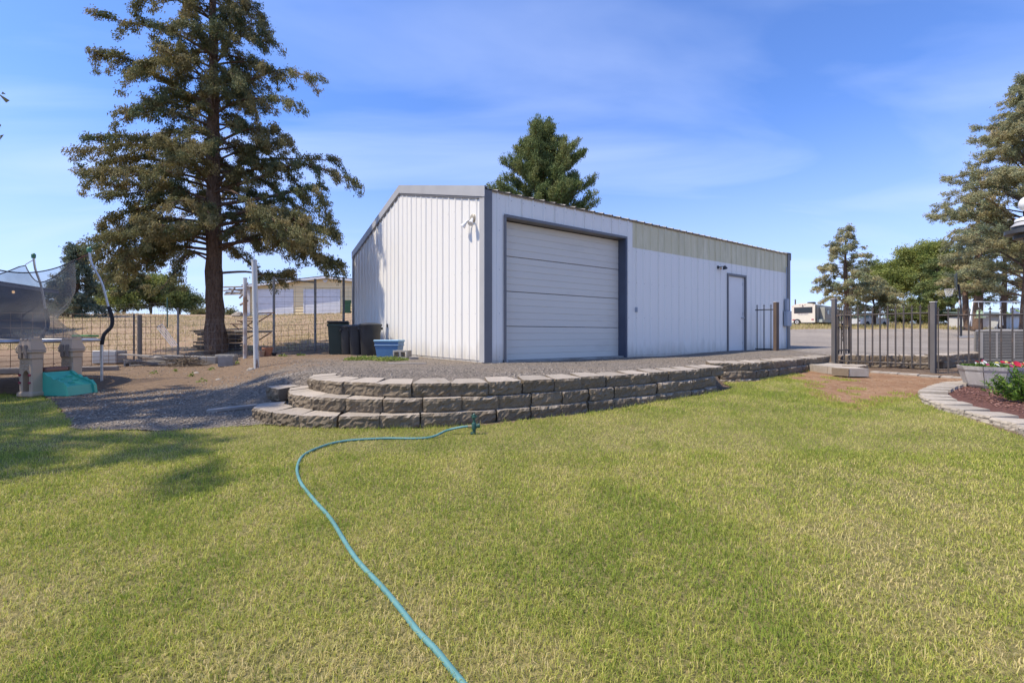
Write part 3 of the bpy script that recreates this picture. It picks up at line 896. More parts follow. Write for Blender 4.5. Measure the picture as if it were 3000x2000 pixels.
# rows of screws beside each rib
mb = MB()
for z in (.16, 1.05, 1.95, 2.75, 3.35, 3.9):
    for k in range(1, int(SW / PITCH)):
        y = k*PITCH + .045
        if z < rake(y) - .25: mb.box(-.008, .0, y - .008, y + .008, z - .008, z + .008)
for z in (.16, 1.05, 1.95, 2.75, 3.4):
    for k in range(1, int(SL / PITCH)):
        x_ = k*PITCH + .045
        if (GX0 - .1 < x_ < GX1 + .1 and z < GZT + .1) or (DX0 - .1 < x_ < DX1 + .1 and z < DZT): continue
        mb.box(x_ - .007, x_ + .007, -.007, .0, z - .007, z + .007)
so = mb.build('screws', M_SCREW, shed, kind='stuff')

def SH(x, y, z):
    c, s_ = math.cos(SANG), math.sin(SANG)
    return Vector((SO.x + c*x - s_*y, SO.y + s_*x + c*y, SO.z + z))
# fixtures on the shed
fy = shed_y(1387); fz = 1.1 + (981-641)/1345*9.6 - .49
fl = thing('floodlight', SH(0, fy, fz), 'twin-head floodlight with round plate on the sunny gable wall', 'floodlight', SANG)
RX = Matrix.Rotation(R(-90), 4, 'Y')
mb = MB(); mb.lathe([(.09, -.005), (.09, .025), (.07, .045), (0, .047)], 18, (0, 0, 0), RX); mb.build('mounting_plate', mat('tan_plate', (.42, .38, .30), .5, col2=(.36, .30, .22), scale=9), fl, smooth='auto')
for dy_, sg in ((.13, 1), (-.11, -1)):
    d = Vector((-.55, .75 * sg, -.45)).normalized()
    a = Vector((-.04, 0.03*sg, -.02)); b = a + d * .12
    mb = MB(); mb.tube([a, b], .014, 8); arm = mb.build('arm', M_ASH, fl, smooth='auto')
    d2 = Vector((-.5, .35*sg, -.8)).normalized()
    mb = MB(); mb.tube([b - d2*.03, b + d2*.02, b + d2*.12], [.024, .028, .06], 14); mb.build('lamp_head', mat('white_lamp_plastic', (.78, .77, .75), .4), fl, smooth='auto')
lx = shed_x(2103); lz = 1.1 + (981-783)/1345*(9.2+.5779*lx) - .49
wlt = thing('wall_lamp', SH(lx, 0, lz), 'small black wall lamp beside the walk-in door', 'wall lamp', SANG)
M_BLK = mat('black_metal', (.022, .022, .024), .45, col2=(.035, .033, .031), scale=14)
mb = MB(); mb.lathe([(.055, 0), (.05, .02), (.02, .03), (.02, .05)], 12, (0, 0, 0), Matrix.Rotation(R(90), 4, 'X')); mb.tube([(0, -.04, 0), (.06, -.10, .02), (.10, -.14, .01)], .012, 8); mb.build('bracket', M_BLK, wlt, smooth='auto')
mb = MB(); mb.lathe([(.02, .05), (.04, .03), (.075, -.05), (.07, -.052), (.03, .02)], 12, (.11, -.16, -.01), Matrix.Rotation(R(-25), 4, 'Y')); mb.build('shade', M_BLK, wlt, smooth='auto')
mb = MB(); mb.lathe([(0, -.06), (.025, -.045), (.028, -.02), (.012, .02)], 10, (.02, -.09, -.02)); mb.build('bulb', mat('amber_bulb', (.45, .25, .10), .3), wlt, smooth=True)
bx_ = shed_x(1862); bz_ = 1.1 + (981-907)/1345*(9.2+.5779*bx_) - .49
mb = MB(); mb.bbox(-.032, .032, -.045, 0, -.065, .065, .006); mb.bbox(-.02, .02, -.055, -.046, -.04, .035, .004)
o = mb.build('keypad_box', M_EBOX, None); o.location = SH(bx_, 0, bz_); o.rotation_euler.z = SANG
tag(o, 'small grey keypad box between roller door and walk-in door', 'keypad')
mx = shed_x(2300); mz = .49
mt = thing('electric_meter', SH(mx, 0, 1.05), 'grey electric meter box stack at the far right corner', 'meter box', SANG)
mb = MB(); mb.bbox(-.20, .16, -.16, -.026, -.13, .42, .02); mb.build('lower_box', M_EBOX, mt)
mb = MB(); mb.bbox(-.12, .06, -.12, -.026, .43, .85, .015); mb.build('upper_box', M_EBOX, mt)
for z0, z1 in ((.85, 2.0), (-.13, -.9)):
    mb = MB(); mb.tube([(-.04, -.07, z0), (-.04, -.07, z1)], .02, 8); mb.build('conduit', M_EBOX, mt, smooth='auto')
mb = MB(); mb.box(-.02, .0, -.01, .01, -.03, .03)
o = mb.build('outlet_cover', M_DARK, None); o.location = SH(-.014, shed_y(1136), .62 + .27); o.rotation_euler.z = SANG; o.scale = (1, 3, 1.6)
tag(o, 'tiny dark outlet cover low on the gable wall', 'outlet')

# ------------------------------------------------------------------ block walls
M_BLOCK = None
def block_mat():
    m, nt, b = _base('split_face_block')
    p = _obj(nt)
    v = nt.nodes.new('ShaderNodeVectorMath'); v.operation = 'ADD'
    sc = nt.nodes.new('ShaderNodeVectorMath'); sc.operation = 'SCALE'; sc.inputs['Scale'].default_value = 40
    cx = nt.nodes.new('ShaderNodeCombineXYZ'); r_ = _rnd(nt)
    for i in range(3): nt.links.new(r_, cx.inputs[i])
    nt.links.new(cx.outputs[0], sc.inputs[0]); nt.links.new(p, v.inputs[0]); nt.links.new(sc.outputs[0], v.inputs[1])
    q = v.outputs[0]
    c = _mixrgb(nt, _noise(nt, q, 5, 5, lo=.35, hi=.7), (.42, .355, .28), (.35, .30, .235))
    c = _mixrgb(nt, _noise(nt, q, 60, 4, lo=.45, hi=.8), c, (.48, .41, .335))
    c = _mixrgb(nt, _noise(nt, q, 9, 4, lo=.66, hi=.8), c, (.24, .185, .09))
    mr = nt.nodes.new('ShaderNodeMapRange'); mr.inputs[3].default_value = .84; mr.inputs[4].default_value = 1.12
    nt.links.new(r_, mr.inputs[0])
    cm = nt.nodes.new('ShaderNodeCombineColor')
    for i in range(3): nt.links.new(mr.outputs[0], cm.inputs[i])
    c = _mixrgb(nt, 1.0, c, cm.outputs[0], 'MULTIPLY')
    # upright faces darkened: their shade painted into the colour, along with weathered dirt
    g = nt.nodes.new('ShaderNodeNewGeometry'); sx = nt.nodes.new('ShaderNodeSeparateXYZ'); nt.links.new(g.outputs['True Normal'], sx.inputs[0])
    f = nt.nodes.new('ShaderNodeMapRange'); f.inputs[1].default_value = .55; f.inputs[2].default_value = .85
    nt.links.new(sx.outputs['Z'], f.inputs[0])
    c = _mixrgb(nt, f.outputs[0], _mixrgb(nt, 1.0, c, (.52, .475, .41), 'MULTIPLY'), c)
    nt.links.new(c, b.inputs['Base Color']); b.inputs['Roughness'].default_value = .93
    b.inputs['Specular IOR Level'].default_value = .15
    _bump(nt, b, _noise(nt, q, 55, 6, .65, lo=.2, hi=.8), .75, .012)
    return m
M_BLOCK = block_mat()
BW, BH, BD = .405, .150, .31
def block_mesh(seed, w=BW, h=BH, d=BD, rough=.011):
    r_ = random.Random(seed)
    nu, nv = 14, 6
    V, F = [], []
    for j in range(nv + 1):
        for i in range(nu + 1):
            u = i/nu; v_ = j/nv
            x = (u - .5) * w
            e = min(u, 1-u) ; ev = min(v_, 1-v_)
            y = .020 * (max(0, .10 - e)/.10)**1.2 + .012*(1 - min(1, ev*nv))
            y += r_.uniform(-rough, rough)*.75 + rough*1.5*(mnoise.noise(Vector((x*14, v_*3.2, seed*3.7)))) + rough*1.2*mnoise.noise(Vector((x*5, v_*1.2, seed*1.7 + 9)))
            zz = v_*h + (r_.uniform(-.005, .005) if 0 < j < nv else 0)
            if j == nv: zz = h - abs(r_.gauss(0, .0025))
            V.append((x + (r_.uniform(-.008, .008) if 0 < i < nu else 0), y, zz))
    for j in range(nv):
        for i in range(nu):
            a = j*(nu+1) + i
            F.append((a, a+1, a+nu+2, a+nu+1))
    k = len(V)
    bw = w * .32
    V += [(-bw, d, 0), (bw, d, 0), (-bw, d, h), (bw, d, h), (-w*.455, .12, h), (w*.455, .12, h), (-w*.455, .12, 0), (w*.455, .12, 0)]
    top = [nv*(nu+1) + i for i in range(nu+1)]; bot = list(range(nu+1))
    F.append(tuple(top + [k+5, k+3, k+2, k+4]))
    F.append(tuple(bot[::-1] + [k+6, k+0, k+1, k+7]))
    F.append((k+0, k+2, k+3, k+1))
    L = [j*(nu+1) for j in range(nv+1)]; Rr = [j*(nu+1)+nu for j in range(nv+1)]
    F.append(tuple(L + [k+4, k+6])); F.append((k+6, k+4, k+2, k+0))
    F.append(tuple(Rr[::-1] + [k+7, k+5])); F.append((k+7, k+1, k+3, k+5))
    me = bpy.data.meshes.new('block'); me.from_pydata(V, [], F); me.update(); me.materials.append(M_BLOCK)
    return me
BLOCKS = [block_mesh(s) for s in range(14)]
def course(parent, line, ztop, start=0.0, step=BW + .009, tilt=.075, jit=.011, name='block', meshes=BLOCKS, seed=0, inside=1, zjit=.005, end_skip=0):
    """lay blocks with their split faces on the line (walked left to right, face toward the right-hand side)"""
    r_ = random.Random(seed + int(abs(ztop)*1000))
    pl = [Vector(p) for p in densify(line, .02, 0, 1, closed=False)]
    cum = [0]
    for i in range(1, len(pl)): cum.append(cum[-1] + (pl[i]-pl[i-1]).length)
    def at(s):
        s = max(0, min(cum[-1], s))
        i = int(np.searchsorted(cum, s)); i = min(max(i, 1), len(pl)-1)
        t = (s - cum[i-1]) / max(1e-6, cum[i]-cum[i-1])
        return pl[i-1].lerp(pl[i], t)
    s = start + step/2; out = []
    off = root_off(parent)
    while s + step/2 < cum[-1] - end_skip + .03:
        a, b = at(s - step*.45), at(s + step*.45)
        c = (a + b) * .5
        # keep chord on the curve's outside
        ang = math.atan2(b.y - a.y, b.x - a.x)
        me = meshes[r_.randrange(len(meshes))]
        o = bpy.data.objects.new(name, me)
        link(o, parent)
        o.location = Vector((c.x + r_.uniform(-jit, jit), c.y + r_.uniform(-jit, jit), ztop - BH + r_.uniform(-zjit, zjit))) - off
        o.rotation_euler = (tilt + r_.uniform(-.012, .012), r_.uniform(-.008, .008), ang + r_.uniform(-.04, .04))
        out.append(o); s += step
    return out
ZT = .585
def shifted(line, d):
    """move a left-to-right line toward the camera side by d"""
    out = []
    for i, p in enumerate(line):
        a = Vector(line[max(0, i-1)]); b = Vector(line[min(len(line)-1, i+1)])
        t = (b - a).normalized(); n = Vector((t.y, -t.x))
        out.append((p[0] + n.x*d, p[1] + n.y*d))
    return out
wall = thing('retaining_wall', (-.5, 4.9, Tz(-.5, 4.7)), 'curved three-course split-face block wall along the lawn edge', 'retaining wall')
c0 = WALL_MAIN
c1 = [(-2.86, 6.0), (-2.72, 5.55), (-2.42, 5.08), (-1.98, 4.84), (-1.45, 4.755), (-.95, 4.80)] + shifted(WALL_MAIN, .035)[5:]
c2 = [(-3.03, 5.5), (-2.9, 5.15), (-2.6, 4.87), (-2.25, 4.70), (-1.85, 4.645), (-1.35, 4.655), (-.92, 4.735)] + shifted(WALL_MAIN, .07)[5:]
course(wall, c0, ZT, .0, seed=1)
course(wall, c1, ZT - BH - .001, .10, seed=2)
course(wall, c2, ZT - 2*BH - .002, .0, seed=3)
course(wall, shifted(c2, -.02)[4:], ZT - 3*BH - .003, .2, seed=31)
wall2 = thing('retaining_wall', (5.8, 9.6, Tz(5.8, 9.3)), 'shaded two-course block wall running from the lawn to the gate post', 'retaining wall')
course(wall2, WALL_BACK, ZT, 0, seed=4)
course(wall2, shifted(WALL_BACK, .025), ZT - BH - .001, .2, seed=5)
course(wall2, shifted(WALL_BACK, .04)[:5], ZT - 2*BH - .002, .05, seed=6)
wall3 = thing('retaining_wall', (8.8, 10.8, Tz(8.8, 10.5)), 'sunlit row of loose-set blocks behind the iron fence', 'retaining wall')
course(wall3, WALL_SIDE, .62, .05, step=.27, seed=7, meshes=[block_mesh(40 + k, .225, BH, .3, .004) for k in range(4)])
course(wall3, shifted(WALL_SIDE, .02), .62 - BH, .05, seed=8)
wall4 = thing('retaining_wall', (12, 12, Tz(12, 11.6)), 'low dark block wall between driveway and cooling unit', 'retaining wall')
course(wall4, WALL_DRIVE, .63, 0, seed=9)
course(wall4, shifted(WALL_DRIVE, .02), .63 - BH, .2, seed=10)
# odd block and board at the wall's left end
def loose(name, me, loc, rot, label, cat, group=None):
    o = bpy.data.objects.new(name, me); link(o); o.location = loc; o.rotation_euler = rot
    return tag(o, label, cat, group)
loose('loose_block', BLOCKS[3], (-3.02, 5.75, Tz(-3.02, 5.9) - .02), (.03, .0, -.75), 'single block lying beyond the left end of the curved wall', 'block')
# stone step
stp = thing('stone_step', (7.1, 9.9, Tz(7.1, 9.5)), 'low stone landing step beside the gate post', 'step')
A_, B_, C_, D_ = Vector((6.55, 10.25)), Vector((7.5, 10.95)), Vector((7.75, 9.95)), Vector((6.5, 8.85))
ZS = .455
M_PAVE = mat('tan_paver', (.41, .35, .275), .9, col2=(.35, .30, .235), scale=4, bump=.4, bscale=60, bdist=.006, spec=.2, rnd=.12, col3=(.44, .39, .32), scale3=14)
mb = MB(); mb.prism([tuple(A_), tuple(D_ + (A_-D_)*.02 + Vector((.02, .02))), tuple(C_ + Vector((-.03, .02))), tuple(B_)], .28, ZS - .02); mb.build('fill', M_PAVE, stp, world=True)
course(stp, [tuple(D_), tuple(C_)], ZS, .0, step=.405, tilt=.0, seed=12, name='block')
mid = D_.lerp(A_, .45)
for a, b in ((D_, mid), (mid, A_)):
    t = (b - a).normalized(); nrm = Vector((-t.y, t.x))
    a2, b2 = a + t*.012 + nrm*.0, b - t*.012
    mb = MB(); q = [(a2.x, a2.y), (b2.x, b2.y), (b2.x - nrm.x*.38, b2.y - nrm.y*.38), (a2.x - nrm.x*.38, a2.y - nrm.y*.38)]
    mb.prism(q[::-1], .30, ZS - .003); mb.build('slab', M_PAVE, stp, world=True)
# flush pavers along the dirt
pv = thing('paver_strip', (*gp(2680, 1102), 0), 'flush row of pale pavers between bare earth and iron fence', 'paving')
pv.location.z = Tz(pv.location.x, pv.location.y)
pa, pb = Vector(gp(2545, 1093)), Vector(gp(2820, 1112))
n = 9
for i in range(n):
    a, b = pa.lerp(pb, i/n), pa.lerp(pb, (i+.96)/n)
    t = (b-a).normalized(); nr = Vector((-t.y, t.x)); w = .30 + random.uniform(-.03, .05)
    if nr.y < 0: nr = -nr
    mb = MB(); z = Tz(a.x, a.y); j = random.uniform(-.03, .03)
    mb.prism([(a.x, a.y + j), (b.x, b.y + j), (b.x + nr.x*w, b.y + nr.y*w + j), (a.x + nr.x*w, a.y + nr.y*w + j)], z - .04, z + .034 + random.uniform(-.004, .004)); mb.build('paver', M_PAVE, pv, world=True)
# garden edging
ed = thing('garden_edging', (*gp(2720, 1165), 0), 'curved tan stone edging around the red mulch bed', 'edging')
ed.location.z = Tz(ed.location.x, ed.location.y)
EDGE = [gp(2850, 1123), gp(2765, 1131), gp(2722, 1143), gp(2693, 1162), gp(2712, 1184), gp(2760, 1202), gp(2830, 1222), gp(2910, 1246), gp(3000, 1276), gp(3120, 1320)]
EB = [block_mesh(60 + k, .385, .12, .32, .008) for k in range(5)]
for m_ in EB: m_.materials[0] = M_PAVE
el = [tuple(p) for p in catmull([(*p, 0) for p in EDGE], 6)]
course(ed, [(p[0], p[1]) for p in el], .30, 0, step=.385, tilt=.02, jit=.02, seed=21, name='edging_stone', meshes=EB, zjit=.0)
for o in ed.children:
    w_ = o.location + ed.location
    o.location.z = Tz(w_.x, w_.y) + .075 - .12 - ed.location.z + random.uniform(-.004, .004)
# ------------------------------------------------------------------ trees
def leaves(cent, axis, ln, wd):
    """one slim triangle per leaf"""
    n = len(cent)
    axis = axis / np.maximum(np.linalg.norm(axis, axis=1, keepdims=True), 1e-6)
    r_ = rng.normal(0, 1, (n, 3))
    sd = np.cross(axis, r_); sd /= np.maximum(np.linalg.norm(sd, axis=1, keepdims=True), 1e-6)
    a = cent - axis*ln[:, None]*.5; t = cent + axis*ln[:, None]*.5
    v = np.stack([a - sd*wd[:, None]*.5, a + sd*wd[:, None]*.5, t], 1).reshape(-1, 3)
    f = np.arange(n*3).reshape(-1, 3)
    return v, f

def bark_mat(name, c1, c2):
    return mat(name, c1, .95, col2=c2, scale=5, stretch=(4, 4, .5), bump=.9, bscale=14, bdist=.05, spec=.1, col3=tuple(v*.55 for v in c1), scale3=11, lo3=.5, hi3=.7)
M_BARK = bark_mat('juniper_bark', (.15, .095, .065), (.22, .15, .105))
M_BARKG = bark_mat('grey_bark', (.17, .14, .115), (.25, .215, .18))

def tree(name, label, base, trunk_pts, trunk_r, limbs, style, lmat, bark, nleaf=14, leaf=(.09, .035), sig=.085, twig=(.35, .8), tstep=.2,
         clump_step=.1, group='trees beyond the yard', droop=.3, tw_up=0.0, seed=1, start=.25, tint_spread=.22, cat='tree', twig_r=.007, gap=0.0, kids=True):
    r_ = random.Random(seed)
    nr = np.random.default_rng(seed)
    tr = thing(name, base, label, cat, group=group)
    mb = MB(); mb.tube(catmull(trunk_pts, 5), list(np.interp(np.linspace(0, 1, 5*(len(trunk_pts)-1)+1), np.linspace(0, 1, len(trunk_r)), trunk_r)), 12)
    mb.v = [(x + .035*math.sin(z*5 + 7*math.atan2(y-base[1], x-base[0]))*min(1, trunk_r[0]*3), y + .03*math.cos(z*4 + 5*math.atan2(y-base[1], x-base[0]))*min(1, trunk_r[0]*3), z) for x, y, z in mb.v]
    mb.build('trunk', bark, tr, smooth=True, world=True)
    bb = MB(); cc, ca, ct = [], [], []
    for L in limbs:
        pts = [Vector(p) for p in L['pts']]
        pl = catmull(pts, 4)
        ln = sum((pl[i+1]-pl[i]).length for i in range(len(pl)-1))
        r0 = L.get('r', .012 + .012*ln)
        bb.tube(pl, list(np.linspace(r0, .008, len(pl))), 5, cap=False)
        n = max(3, int(ln / tstep)); st = L.get('start', start)
        lt = r_.uniform(-.5, .5) * tint_spread
        for k in range(n):
            t = st + (1 - st) * (k + r_.random()) / n
            if r_.random() < gap: continue
            i = min(int(t*(len(pl)-1)), len(pl)-2)
            p = pl[i].lerp(pl[i+1], t*(len(pl)-1) - i)
            d = (pl[i+1] - pl[i]).normalized()
            side = d.cross(Vector((0, 0, 1)))
            if side.length < .05: side = Vector((1, 0, 0))
            side.normalize()
            ang = r_.uniform(0, 2*math.pi)
            w = side*math.cos(ang) + Vector((0, 0, 1))*math.sin(ang)*(.55)
            dv = (d*r_.uniform(.25, .9) + w*r_.uniform(.5, 1.0) + Vector((0, 0, tw_up))).normalized()
            tl = r_.uniform(*twig) * (1.0 - .35*t) * L.get('tw', 1.0)
            q1 = p + dv*tl*.55 + Vector((0, 0, -droop*tl*.18)); q2 = p + dv*tl + Vector((0, 0, -droop*tl*.75))
            bb.tube([p, q1, q2], [twig_r, twig_r*.8, .003], 3, cap=False)
            m = max(2, int(tl / clump_step)); tt = .5 + lt + r_.gauss(0, tint_spread)
            for j in range(m):
                u = (j + .6) / m
                c = p.lerp(q1, u*2) if u < .5 else q1.lerp(q2, u*2-1)
                ax = (q2 - q1).normalized()*1.0 + Vector((0, 0, -droop*.8 + tw_up*.6))
                cc.append(c); ca.append(ax); ct.append(tt + r_.gauss(0, .06))
    bb.build('branches', bark, tr, smooth=True, world=True)
    C = np.array([tuple(c) for c in cc]); A = np.array([tuple(a) for a in ca]); Tn = np.array(ct)
    n = len(C)
    P = np.repeat(C, nleaf, 0) + nr.normal(0, sig, (n*nleaf, 3)) * np.array([1, 1, .85])
    AX = np.repeat(A, nleaf, 0) + nr.normal(0, .75, (n*nleaf, 3))
    sz = nr.uniform(.6, 1.35, n*nleaf)
    v, f = leaves(P, AX, leaf[0]*sz, leaf[1]*sz)
    tint = np.clip(np.repeat(np.repeat(Tn, nleaf) + nr.normal(0, .10, n*nleaf), 3), 0, 1)
    mesh_np('crown', v, f, lmat, tr, attrs={'tint': tint}, world=True)
    return tr, len(P)

def auto_limbs(axis_fn, zs, prof, rise, seed, tipdrop=.25, wob=.12, az_lim=None, kink=0.0, var=(.68, 1.12)):
    r_ = random.Random(seed); out = []; az = r_.uniform(0, 6.28)
    z0, z1 = zs[0], zs[-1]
    for z in zs:
        az += 2.39996 + r_.uniform(-.5, .5)
        if az_lim is not None and not az_lim(az, z): continue
        rr = np.interp(z, [p[0] for p in prof], [p[1] for p in prof]) * r_.uniform(*var)
        if rr < .12: continue
        e = rise(z) + r_.uniform(-.28, .28)
        o = axis_fn(z); d = Vector((math.cos(az), math.sin(az), 0)); s = Vector((-d.y, d.x, 0))
        w = r_.uniform(-wob, wob)*rr
        pts = [o, o + d*rr*.33 + s*w*.5 + Vector((0, 0, rr*.33*math.tan(e)*1.05)), o + d*rr*.68 + s*w + Vector((0, 0, rr*.68*math.tan(e)*.85 + r_.uniform(-kink, kink)*rr)),
               o + d*rr + s*w*.6 + Vector((0, 0, rr*math.tan(e)*.72 - tipdrop*rr*r_.uniform(.2, 1)))]
        out.append({'pts': pts})
    return out

M_JUN = leaf_mat('juniper_foliage', (.095, .13, .06), (.205, .19, .075), (.32, .255, .11), trans=.3)
M_JUN2 = leaf_mat('pale_juniper_foliage', (.19, .235, .14), (.34, .33, .17), (.46, .375, .19), trans=.32)
M_PINEG = leaf_mat('green_conifer_foliage', (.085, .135, .042), (.17, .205, .065), (.26, .26, .09), trans=.22)
M_SPRUCE = leaf_mat('spruce_foliage', (.095, .145, .10), (.165, .205, .13), (.29, .235, .12), trans=.25)
M_LEAF = leaf_mat('broad_leaf_foliage', (.15, .20, .045), (.28, .31, .08), (.40, .40, .13), trans=.42)

# --- the big juniper left of the shed
BT = 14.3
bx0 = ray_x(634, BT); bz0 = Tz(bx0, BT)
def big_axis(z):
    t = (z - bz0) / 13.4
    return Vector((bx0 - .22*t - .12*math.sin(t*5), BT + .15*math.sin(t*4), z))
def pz(py): return zpx(py, BT)
limbs = []
def px_limb(att, mids, tip, dd=0.0, **kw):
    """limb from the trunk at height py=att through mids to tip (pixels at the tree's depth, dd metres toward the camera at the tip)"""
    o = big_axis(pz(att)); pts = [o]
    allp = mids + [tip]
    for i, (x, y) in enumerate(allp):
        d = BT - dd*(i+1)/len(allp)
        pts.append(Vector((ray_x(x, d), d, zpx(y, d))))
    limbs.append(dict(pts=pts, **kw))
for att, mids, tip, dd in (
    (560, [(760, 520), (890, 480)], (1042, 535), .3), (600, [(800, 575), (920, 555)], (960, 640), .8), (540, [(740, 470)], (985, 470), -.6),
    (300, [(720, 240), (830, 205)], (915, 232), .2), (330, [(720, 290)], (870, 300), .9), (190, [(700, 110)], (785, 108), .3), (90, [(690, 30), (740, 20)], (765, 45), -.3),
    (420, [(720, 380), (790, 385)], (840, 405), .4), (470, [(740, 430)], (850, 420), -1.0), (660, [(780, 640), (880, 660)], (985, 685), .5), (720, [(800, 700), (900, 730)], (1000, 775), .2),
    (740, [(760, 690), (860, 715)], (965, 770), -.4), (700, [(760, 660)], (880, 680), 1.6),
    (470, [(480, 430), (360, 425)], (243, 445), .3), (510, [(470, 470), (360, 470)], (262, 505), -.3), (530, [(470, 500)], (270, 520), .9),
    (310, [(480, 235), (380, 175)], (275, 165), .2), (160, [(520, 100), (420, 75)], (300, 50), .1), (350, [(500, 300)], (368, 322), 1.0), (240, [(500, 180)], (380, 215), 1.1),
    (60, [(520, 0), (450, -20)], (400, 25), .4), (640, [(480, 600), (380, 620)], (290, 660), .4), (690, [(470, 660), (380, 690)], (275, 700), -.2), (730, [(480, 720), (390, 740)], (300, 775), .3),
    (600, [(470, 560)], (300, 580), 1.3), (750, [(520, 730), (440, 760)], (350, 815), .8), (700, [(500, 690), (400, 730)], (300, 830), 1.4), (650, [(480, 640), (380, 660)], (285, 740), 1.2), (640, [(780, 610), (860, 640)], (930, 700), 1.4), (770, [(560, 740), (520, 790)], (470, 850), 1.2)):
    px_limb(att, mids, tip, dd, tw=1.3)
px_limb(800, [(720, 796), (780, 806)], (850, 800), .6, start=.6, r=.045)
# long pale limbs sweeping across the front
px_limb(590, [(640, 640), (520, 665)], (400, 640), 2.4, start=.5, r=.05)
px_limb(560, [(680, 560), (770, 620)], (860, 690), 2.3, start=.45, r=.05)
zs = [3.8 + 10.0*((i + .5)/118)**1.05 for i in range(118)]
limbs += auto_limbs(big_axis, zs, [(2.6, 2.2), (4, 2.9), (5.6, 2.8), (7.2, 2.0), (8.8, 2.1), (10.4, 1.75), (11.6, 1.35), (13.9, .25)],
                    lambda z: .10 + .05*(z-3)*.4, 5, tipdrop=.45, var=(.42, 1.15), kink=.14, wob=.3)
tp = [big_axis(bz0 - .1), big_axis(bz0 + 1.0), big_axis(bz0 + 3), big_axis(bz0 + 6), big_axis(bz0 + 9), big_axis(bz0 + 13.4)]
_, nl = tree('juniper_tree', 'tall shaggy juniper tree left of the shed', (bx0, BT, bz0), tp, [.35, .25, .215, .18, .12, .03], limbs, 'jun', M_JUN, M_BARK,
     nleaf=80, leaf=(.074, .031), sig=.066, twig=(.25, .68), tstep=.19, clump_step=.135, group='tall junipers in the yard', droop=.7, seed=3, tint_spread=.24, gap=.12)
# --- second juniper, left of the frame: only limb tips show, its shadow falls across the lawn
lx0, ly0 = -10.8, 2.9; lz0 = Tz(lx0, ly0)
limbs = []
zs = [3.2 + 9.5*((i + .5)/64) for i in range(64)]
limbs += auto_limbs(lambda z: Vector((lx0, ly0, z)), zs, [(3, 2.2), (4.8, 2.4), (5.6, 3.3), (7, 4.1), (9, 3.6), (11, 2.2), (13, .2)], lambda z: .15, 11, tipdrop=.3)
o_ = Vector((lx0, ly0, 3.4))
for tip, zz in (((-7.0, 6.1), 4.30), ((-6.96, 6.1), 3.98)):
    limbs.append({'pts': [o_, o_.lerp(Vector((*tip, zz)), .4) + Vector((0, 0, .4)), o_.lerp(Vector((*tip, zz)), .75) + Vector((0, 0, .25)), Vector((*tip, zz))], 'tw': .38})
tree('juniper_tree', 'juniper at the left edge with only its limb tips in view', (lx0, ly0, lz0), [(lx0, ly0, lz0 - .1), (lx0, ly0, 2), (lx0, ly0, 6), (lx0, ly0, 13)], [.34, .26, .2, .03],
     limbs, 'jun', M_JUN, M_BARK, nleaf=40, leaf=(.10, .045), sig=.07, twig=(.35, .8), tstep=.2, clump_step=.16, group='tall junipers in the yard', droop=.55, seed=8, gap=.22)

def conifer(px, py_top, d, half_px, label, name='juniper_tree', lm=M_JUN2, bark=M_BARK, n=46, prof=None, zb=1.0, seed=1, leafs=None, nleaf=10, rise=.25, droop=.3, tw_up=0.0, tstep=.32, twig=(.35, .8),
            group='trees beyond the yard', sig=None, gap=.1, tipdrop=.2, lowf=.14, trunkr=None):
    x = ray_x(px, d); z0 = Tz(x, d); zt = zpx(py_top, d); H = zt - z0; Rm = half_px / FPX * d
    prof = prof or [(0, .8), (.25, 1.0), (.5, .8), (.75, .5), (.93, .2), (1, .05)]
    pr = [(z0 + H*(lowf + (1-lowf)*t), r_*Rm) for t, r_ in prof]
    zs = [z0 + H*(lowf + (1-lowf)*((i + .5)/n)**.95) for i in range(n)]
    rd = random.Random(seed); ph = rd.uniform(0, 6)
    ax = lambda z: Vector((x + .12*math.sin(z*.7 + ph), d + .1*math.cos(z*.6 + ph), z))
    lb = auto_limbs(ax, zs, pr, (lambda z: rise) if not callable(rise) else rise, seed, tipdrop=tipdrop)
    px_m = d / 459.0                      # metres per output pixel
    lf = leafs or (px_m*2.0, px_m*.80)
    nleaf = int(nleaf*4.0)
    tr_ = trunkr or .02*H
    return tree(name, label, (x, d, z0), [ax(z0 - .2), ax(z0 + H*.3), ax(z0 + H*.6), ax(zt)], [tr_*1.3, tr_, tr_*.6, .02], lb, 'c', lm, bark, nleaf=nleaf, leaf=lf, sig=sig or px_m*1.25, twig=twig,
                tstep=tstep, clump_step=max(.13, px_m*1.9), group=group, droop=droop, tw_up=tw_up, seed=seed, gap=gap, twig_r=.012, tint_spread=.2)
conifer(1590, 385, 27, 140, 'dense green conifer rising behind the shed roof', 'conifer_tree', M_PINEG, n=170, prof=[(0, 1.05), (.4, 1.05), (.58, .9), (.74, .66), (.88, .36), (.96, .16), (1, .05)], seed=21,
        rise=.80, droop=-.1, tw_up=.9, nleaf=12, tstep=.25, gap=.05, tipdrop=0.0, sig=.10, twig=(.4, .9), lowf=.04)
conifer(2478, 668, 46, 92, 'loose grey-green juniper above the parked trailer', lm=M_JUN2, n=52, seed=22, gap=.18, nleaf=9, prof=[(0, 1.0), (.3, .95), (.5, .72), (.72, .5), (.9, .3), (1, .1)], lowf=.2, rise=.4, twig=(.3, .65), tstep=.3)
conifer(3015, 235, 27, 205, 'largest pale juniper at the right edge', lm=M_JUN2, n=150, seed=23, nleaf=10, gap=.14, prof=[(0, .85), (.2, 1.0), (.45, .92), (.62, .75), (.8, .48), (.92, .22), (1, .06)], lowf=.16, rise=.55, droop=.05, twig=(.4, 1.0), tstep=.27, tw_up=.25, sig=.095)
